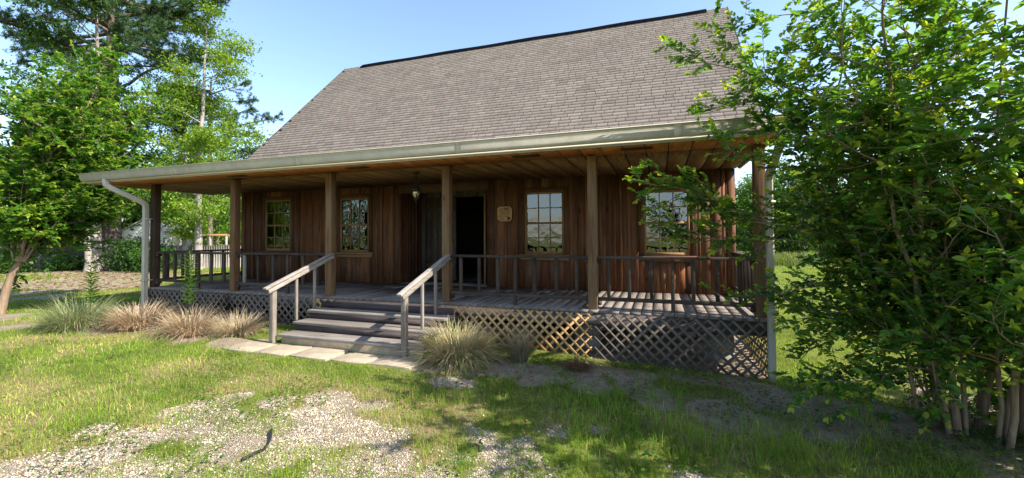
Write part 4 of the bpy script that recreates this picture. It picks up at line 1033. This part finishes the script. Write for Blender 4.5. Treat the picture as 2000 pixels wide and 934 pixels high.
# ------------------------------------------------------------------ fences, shed, swing frame
def fence(name, u0, u1, dep, mat, label, hgt=1.42, seed=1):
    a = at(u0, dep); b = at(u1, dep); r = random.Random(seed); root = empty(name, tuple(a), label, 'fence')
    d = (b-a)[:2]; L = np.linalg.norm(d); d = d/L; nn = np.array([-d[1], d[0]]); mb = MB(); s_ = 0
    while s_ < L:
        w = .14; p = a[:2]+d*s_; q = p+d*(w-.012); z0 = float(ground_z(*p))-.03; z1 = z0+hgt+r.uniform(-.04, .03)
        if r.random() > .03:
            V = []
            for o in (0, .018):
                V += [(*(p+nn*o), z0), (*(q+nn*o), z0), (*(q+nn*o), z1-.04), (*((p+q)/2+d*.04+nn*o), z1), (*((p+q)/2-d*.04+nn*o), z1), (*(p+nn*o), z1-.04)]
            mb.add(V, [(0, 1, 2, 3, 4, 5), (11, 10, 9, 8, 7, 6)]+[(j, (j+1) % 6, 6+(j+1) % 6, 6+j) for j in range(6)], tn())
        s_ += w
    mb.build('pickets', mat, root)
    mb = MB(); z = float(a[2])
    for hz in (.3, 1.1): mb.bar((*(a[:2]+nn*.045), z+hz), (*(b[:2]+nn*.045), float(b[2])+hz), .04, .09)
    mb.build('rails', mat, root)
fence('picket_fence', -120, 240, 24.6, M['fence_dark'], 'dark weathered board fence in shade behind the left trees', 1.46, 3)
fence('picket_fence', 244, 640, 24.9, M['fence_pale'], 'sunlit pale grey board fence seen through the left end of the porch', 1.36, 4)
sp = at(281, 37); sh = empty('storage_shed', tuple(sp), 'white gabled shed with a pale roof beyond the fence, left of the porch', 'shed')
ax, ay = unit(np.array([RT[0], RT[1]])), unit(np.array([FW[0], FW[1]]))
def shp(a, b, z): q = sp[:2]+ax*a+ay*b; return (q[0], q[1], sp[2]+z)
mb = MB(); w, dp, h, hr = 1.9, 3.0, 2.35, 3.3
mb.add([shp(-w, 0, -.1), shp(w, 0, -.1), shp(w, 0, h), shp(0, 0, hr), shp(-w, 0, h), shp(-w, dp, -.1), shp(w, dp, -.1), shp(w, dp, h), shp(0, dp, hr), shp(-w, dp, h)], [(0, 1, 2, 3, 4), (9, 8, 7, 6, 5), (1, 6, 7, 2), (5, 0, 4, 9), (0, 5, 6, 1)])
for k in range(14): 
    z = .1+k*.16; mb.add([shp(-w, -.012, z), shp(w, -.012, z), shp(w, -.004, z+.15), shp(-w, -.004, z+.15), shp(-w, .01, z), shp(w, .01, z), shp(w, .01, z+.15), shp(-w, .01, z+.15)], MB.BF)
mb.build('wall', M['white'], sh)
mb = MB()
for s_ in (1, -1):
    mb.add([shp(s_*(w+.2), -.2, h-.08), shp(0, -.2, hr+.02), shp(0, dp+.2, hr+.02), shp(s_*(w+.2), dp+.2, h-.08), shp(s_*(w+.2), -.2, h), shp(0, -.2, hr+.10), shp(0, dp+.2, hr+.10), shp(s_*(w+.2), dp+.2, h)], MB.BF)
mb.build('roof', M['shed_roof'], sh)
pa, pb = at(352, 28.5), at(442, 28.5); sw = empty('swing_frame', tuple(pa), 'wooden swing frame with an orange-brown top beam behind the pale fence', 'swing frame')
zt = 1.25
mb = MB(); mb.bar((pa[0], pa[1], zt), (pb[0], pb[1], zt), .14, .14); mb.bar((pa[0]-.35, pa[1]+1.0, zt-.02), (pb[0]-.35, pb[1]+1.0, zt-.02), .12, .12); mb.build('beam', M['pergola'], sw)
for p in (pa, pa*.35+pb*.65, pb): MB().bar((p[0], p[1], p[2]-.1), (p[0], p[1], zt-.071), .11, .11, up=(0, 1, 0)).build('leg', M['fence_pale'], sw)

# ------------------------------------------------------------------ ornamental grass clumps and weeds
def clump(pos, label, n, rad, L, cols, seed, spread=1.0, dry=None, w=.006, mat='straw', name='grass_clump', group='ornamental grass clumps along the porch'):
    rg = np.random.default_rng(seed); pos = np.array([pos[0], pos[1], float(ground_z(*pos))-.02])
    a = rg.uniform(0, 6.283, n); q = np.sqrt(rg.random(n)); b0 = pos+np.stack([rad*q*np.cos(a), rad*q*np.sin(a), np.zeros(n)], 1)
    a2 = a+rg.normal(0, .5, n); tilt = rg.uniform(.05, 1.0, n)*spread*(.4+.6*q); Ln = L*rg.uniform(.5, 1.15, n); K = 5; droop = rg.uniform(.3, 1.5, n)*spread
    pts = [b0]; cur = b0.copy()
    for k in range(1, K):
        th = tilt+droop*(k/(K-1))**1.6*.9
        cur = cur+np.stack([np.sin(th)*np.cos(a2), np.sin(th)*np.sin(a2), np.cos(th)], 1)*(Ln/(K-1))[:, None]; cur[:, 2] = np.maximum(cur[:, 2], pos[2]+.02); pts.append(cur.copy())
    side = np.stack([-np.sin(a2), np.cos(a2), np.zeros(n)], 1); V = []
    ph = rg.uniform(-.7, .7, n)[:, None]; side = side*np.cos(ph)+np.stack([np.cos(a2), np.sin(a2), np.zeros(n)], 1)*np.sin(ph)
    for k in range(K): 
        wk = w*(1-(k/(K-1))**2*.85); V += [pts[k]-side*wk/2, pts[k]+side*wk/2]
    V = np.stack(V, 1).reshape(-1, 3); kk = np.arange(n)[:, None]*2*K
    F = np.concatenate([kk+np.array([2*j, 2*j+1, 2*j+3, 2*j+2]) for j in range(K-1)])
    C = lerp_cols(cols[0], cols[1], rg.random(n))
    if dry is not None:
        dm = rg.random(n) < dry[1]; C[dm] = np.array(dry[0])*rg.uniform(.7, 1.2, (dm.sum(), 1))
    C = C*rg.uniform(.8, 1.2, (n, 1))
    return tag(mesh_obj(name, V, [F], M[mat], None, np.repeat(C, 2*K, 0), origin=pos), label, 'ornamental grass', group)
TAN = ((.42, .32, .21), (.70, .58, .42)); GRN = ((.17, .26, .09), (.36, .42, .22))
clump((.72, -1.6), 'large arching green grass clump, leftmost of the clumps by the porch', 1700, .34, .66, GRN, 101, 1.2, ((.42, .34, .2), .25), .010)
clump((1.72, -1.22), 'dry tan grass clump at the foot of the left downspout', 1500, .28, .55, TAN, 102, 1.15, ((.30, .21, .13), .2), .012)
clump((3.15, -1.28), 'dry tan grass clump with a tall leafy weed rising from it', 1100, .22, .56, TAN, 103, 1.15, ((.30, .21, .13), .2), .011)
clump((3.95, -1.05), 'dry tan grass clump nearest the left side of the steps', 1000, .20, .48, TAN, 104, 1.1, ((.16, .24, .07), .12), .008)
clump((8.02, -.98), 'big round half-green grass clump at the right of the steps', 2800, .27, .58, ((.24, .33, .10), (.46, .45, .22)), 105, 1.25, ((.66, .50, .33), .5), .010)
clump((8.85, -.72), 'small upright grey-green grass tuft in front of the orange lattice', 420, .10, .52, ((.22, .24, .15), (.36, .34, .22)), 106, .55, ((.28, .18, .11), .4), .006)
clump((9.68, -.80), 'dead reddish-brown grass stub in the bare soil', 380, .13, .22, ((.16, .08, .045), (.28, .15, .09)), 107, 1.2, None, .006)
def weed(pos, label, hgt, seed):
    rg = np.random.default_rng(seed); b = np.array([pos[0], pos[1], float(ground_z(*pos))]); root = empty('tall_weed', b, label, 'weed', 'tall leafy weeds among the grass clumps')
    pts = polyline(b, (0.03, 0, 1), hgt, 8, rg, .05); MB().tube(pts, np.linspace(.009, .004, 9), 6, (.07, .14, .03)).build('stem', M['leaf'], root)
    for m_ in bpy.data.meshes[-1:]: pass
    P = []; Dv = []; L = []
    n = int(hgt*70)
    for k in range(n):
        t = .35+.65*k/n; q, dd = along(pts, t); a = k*2.4; P.append(q); Dv.append((math.cos(a), math.sin(a), .55)); L.append(.15*(1.1-.6*abs(t-.6)/.4*.6)*(1 if t < .93 else .55))
    V, F, T = leaves6(np.array(P), np.array(Dv), np.tile([0, 0, 1.], (n, 1))+rg.normal(0, .1, (n, 3)), np.array(L), np.array(L)*.2, lerp_cols((.07, .16, .03), (.13, .23, .045), rg.random(n)), rg)
    mesh_obj('leaves', V, [F], M['leaf'], root, T); return root
weed((3.02, -1.22), 'tall leafy weed spike in front of the porch rail', 1.42, 111)
weed((.85, -1.5), 'shorter leafy weed spike above the leftmost green clump', 1.2, 112)

# ------------------------------------------------------------------ gravel stones and grass
rg = np.random.default_rng(200)
n = 190000; X = rg.uniform(4.6, 13.4, n); Y = rg.uniform(-5.2, -1.5, n)
mgv, _, _ = masks(X, Y); k = (rg.random(n) < np.clip(mgv*1.15-.1, 0, 1)**1.3*np.clip(.15+2.2*(N1.fbm(X, Y, 4.5, 3)-.3), .12, 1)*.75) | ((rg.random(n) < .05) & (mgv > .02)); X, Y = X[k], Y[k]; n = len(X)
sz = np.clip(rg.lognormal(math.log(.0052), .45, n), .0026, .016)
oc = np.array([(1, 0, 0), (-1, 0, 0), (0, 1, 0), (0, -1, 0), (0, 0, 1), (0, 0, -1)], float); of = np.array([(0, 2, 4), (2, 1, 4), (1, 3, 4), (3, 0, 4), (2, 0, 5), (1, 2, 5), (3, 1, 5), (0, 3, 5)])
V = oc[None]*rg.uniform(.55, 1.35, (n, 6, 1))+rg.normal(0, .16, (n, 6, 3)); an = rg.uniform(0, 6.28, n); c_, s_ = np.cos(an)[:, None], np.sin(an)[:, None]
V = np.stack([V[..., 0]*c_-V[..., 1]*s_, V[..., 0]*s_+V[..., 1]*c_, V[..., 2]*.65], 2)*sz[:, None, None]
V += np.stack([X, Y, ground_z(X, Y)+sz*.28], 1)[:, None]
F = (np.arange(n)[:, None, None]*6+of[None]).reshape(-1, 3)
C = lerp_cols((.44, .365, .26), (.70, .61, .47), rg.random(n)); dk = rg.random(n) < .07; C[dk] *= .4
M['pebble'] = leafmat('limestone_pebble', 0.0, .85, .2)
tag(mesh_obj('gravel', V.reshape(-1, 3), [F], M['pebble'], None, np.repeat(C, 6, 0)), 'loose white limestone gravel scattered over the drive', 'gravel', kind='stuff')
print('stones', n)

def blades(X, Y, hgt, wid, col, rg, lean=.5):
    n = len(X); z = ground_z(X, Y); a = rg.uniform(0, 6.28, n); l = np.abs(rg.normal(0, lean, n)); ph = rg.uniform(0, 6.28, n)
    b = np.stack([X, Y, z-.005], 1); dx = np.stack([np.cos(a), np.sin(a), 0*a], 1); sd_ = np.stack([np.cos(ph), np.sin(ph), 0*a], 1)*wid[:, None]/2
    mid = b+dx*(hgt*l*.35)[:, None]+np.array([0, 0, 1.])*(hgt*.58)[:, None]; tip = b+dx*(hgt*l*1.0)[:, None]+np.array([0, 0, 1.])*(hgt*np.clip(1-.25*l, .35, 1))[:, None]
    V = np.stack([b-sd_, b+sd_, mid+sd_*.75, mid-sd_*.75, tip], 1).reshape(-1, 3); k = np.arange(n)[:, None]*5
    return V, [k+np.array([0, 1, 2, 3]), k+np.array([3, 2, 4])], np.repeat(col, 5, 0)
def wedge(n, r0, r1, p, rg):
    u = rg.random(n); rr = (r0**(1-p)+(r1**(1-p)-r0**(1-p))*u)**(1/(1-p)) if p != 1 else r0*(r1/r0)**u
    th = YAW+rg.uniform(-math.radians(56), math.radians(56), n); return CAM[0]+rr*np.sin(th), CAM[1]+rr*np.cos(th), rr
n = 560000; X, Y, rr = wedge(n, 2.2, 34, .62, rg)
mgv, mdv, mst = masks(X, Y)
dens = np.clip(1-1.05*mgv, .0, 1)*np.clip(1-1.1*mdv, .12, 1)
dens = np.where(mgv > .5, np.clip(.9*(N1.fbm(X, Y, 3.2, 3)-.50)*6, 0.015, .7), dens)
dens = np.where((mdv > .5) & (Y < 0) & (X > 8), np.maximum(dens, np.clip((N1.fbm(X, Y, 2.6, 3)-.5)*6, 0, .5)), dens)
tuft = np.clip((N3.fbm(X, Y, 7.0, 2)-.40)*6, .12, 1); nearf = np.clip((X-7.2)/1.5, 0, 1)*np.clip((-.5-Y)/.5, 0, 1)
dens = dens*(1-nearf*.8+nearf*.8*tuft)
inh = (X > -.1) & (X < 12.1) & (Y > -.12) & (Y < 11.9); pav = (X > 4.5) & (X < 7.72) & (Y > -1.72) & (Y < -.4)
dens = np.where(inh, 0, dens); dens = np.where(pav, dens*.02, dens)
k = rg.random(n) < dens; X, Y, rr, mst, mdv, mgv = X[k], Y[k], rr[k], mst[k], mdv[k], mgv[k]; n = len(X)
patch = N1.fbm(X, Y, 1.3, 4); lush = np.clip((patch-.42)*4, 0, 1)
right = np.clip((X-7.6)/1.2, 0, 1)*np.clip((-.6-Y)/.5, 0, 1)*np.clip((14-X)/1, 0, 1)
hgt = rg.uniform(.022, .065, n)*(1+.7*lush*(.4+right))*(1+.5*right)*(.65+.7*N2.fbm(X, Y, 2.8, 3))
hgt = np.where(rg.random(n) < .03, hgt*1.7, hgt)
wid = rg.uniform(.0028, .0048, n)*np.clip(rr/4.5, .9, 8)**.75
C = lerp_cols((.10, .22, .018), (.28, .36, .04), rg.random(n)*.75+.25*(1-lush))
far_r = np.clip((X-12)/.6, 0, 1)*np.clip((Y+.8)/.5, 0, 1)
C[far_r > .5] *= np.array((1.2, 1.15, .8))
dry = rg.random(n) < .04+.27*mst*(1-.75*right)*(1-.8*far_r)+.1*mgv; C[dry] = np.array((.50, .39, .16))*rg.uniform(.6, 1.15, (dry.sum(), 1))
C = C*(.55+.9*N3.fbm(X, Y, 1.6, 3))[:, None]*rg.uniform(.7, 1.3, (n, 1))
V, F, T = blades(X, Y, hgt, wid, C, rg, .6)
tag(mesh_obj('lawn_grass', V, F, M['grass'], None, T), 'short mown yellow-green grass of the yard with bare and dry patches', 'grass', kind='stuff')
print('blades', n)
# tall field-edge grass at right and by the fence
n = 9000; u = rg.uniform(1380, 2150, n); d = rg.uniform(25.5, 29, n); q = np.array([at(a, b)[:2] for a, b in zip(u, d)])
V, F, T = blades(q[:, 0], q[:, 1], rg.uniform(.35, .95, n), rg.uniform(.02, .05, n), lerp_cols((.10, .17, .04), (.30, .33, .12), rg.random(n)), rg, .35)
tag(mesh_obj('tall_field_grass', V, F, M['grass'], None, T), 'uncut tall grass along the wood edge at right', 'grass', kind='stuff')
# low weeds round the foot of the lattice and the bush
n = 17200; X = np.concatenate([rg.uniform(8.2, 12.4, 3000), rg.normal(13.5, .7, 2200), rg.uniform(1.5, 13, 12000)]); Y = np.concatenate([-.35-rg.random(3000)**1.3*1.3, rg.normal(-1.35, .3, 2200), rg.uniform(-4.6, -1.8, 12000)])
k = (N2.fbm(X, Y, 2.4, 3) > np.where(Y < -1.75, .6, .5)); X, Y = X[k], Y[k]; n = len(X); P = np.stack([X, Y, ground_z(X, Y)+rg.uniform(.005, .10, n)], 1); a = rg.uniform(0, 6.28, n)
L = rg.uniform(.02, .055, n); V, F, T = leaves4(P, np.stack([np.cos(a), np.sin(a), rg.uniform(-.1, .5, n)], 1), np.array([0, 0, 1.])+rg.normal(0, .3, (n, 3)), L, L*.6, lerp_cols((.04, .11, .015), (.13, .22, .03), rg.random(n)), rg)
tag(mesh_obj('low_weeds', V, [F], M['leaf'], None, T), 'small broad-leaved weeds spreading over the bare soil below the lattice', 'weeds', kind='stuff')
# leaf litter, twigs on the bare soil and beneath the deck
n = 14400; X = np.concatenate([rg.uniform(8, 14.2, 7000), rg.uniform(9.8, 11.9, 700), rg.uniform(4.2, 12, 1700), rg.uniform(-20, -6, 5000)]); Y = np.concatenate([rg.uniform(-2.6, -.15, 7000), rg.uniform(.1, 2.0, 700), rg.uniform(-4.4, -1.6, 1700), rg.uniform(1.5, 9.5, 5000)])
P = np.stack([X, Y, ground_z(X, Y)+rg.uniform(.004, .02, n)], 1); a = rg.uniform(0, 6.28, n); L = rg.uniform(.015, .055, n)*np.where(X < -5, 3.5, 1)
V, F, T = leaves4(P, np.stack([np.cos(a), np.sin(a), rg.uniform(-.2, .3, n)], 1), np.array([0, 0, 1.])+rg.normal(0, .4, (n, 3)), L, np.where(rg.random(n) < .5, L*.5, L*.09), lerp_cols((.10, .06, .03), (.36, .22, .11), rg.random(n)), rg)
tag(mesh_obj('leaf_litter', V, [F], M['straw'], None, T), 'brown fallen leaves and twigs strewn on the soil', 'leaf litter', kind='stuff')
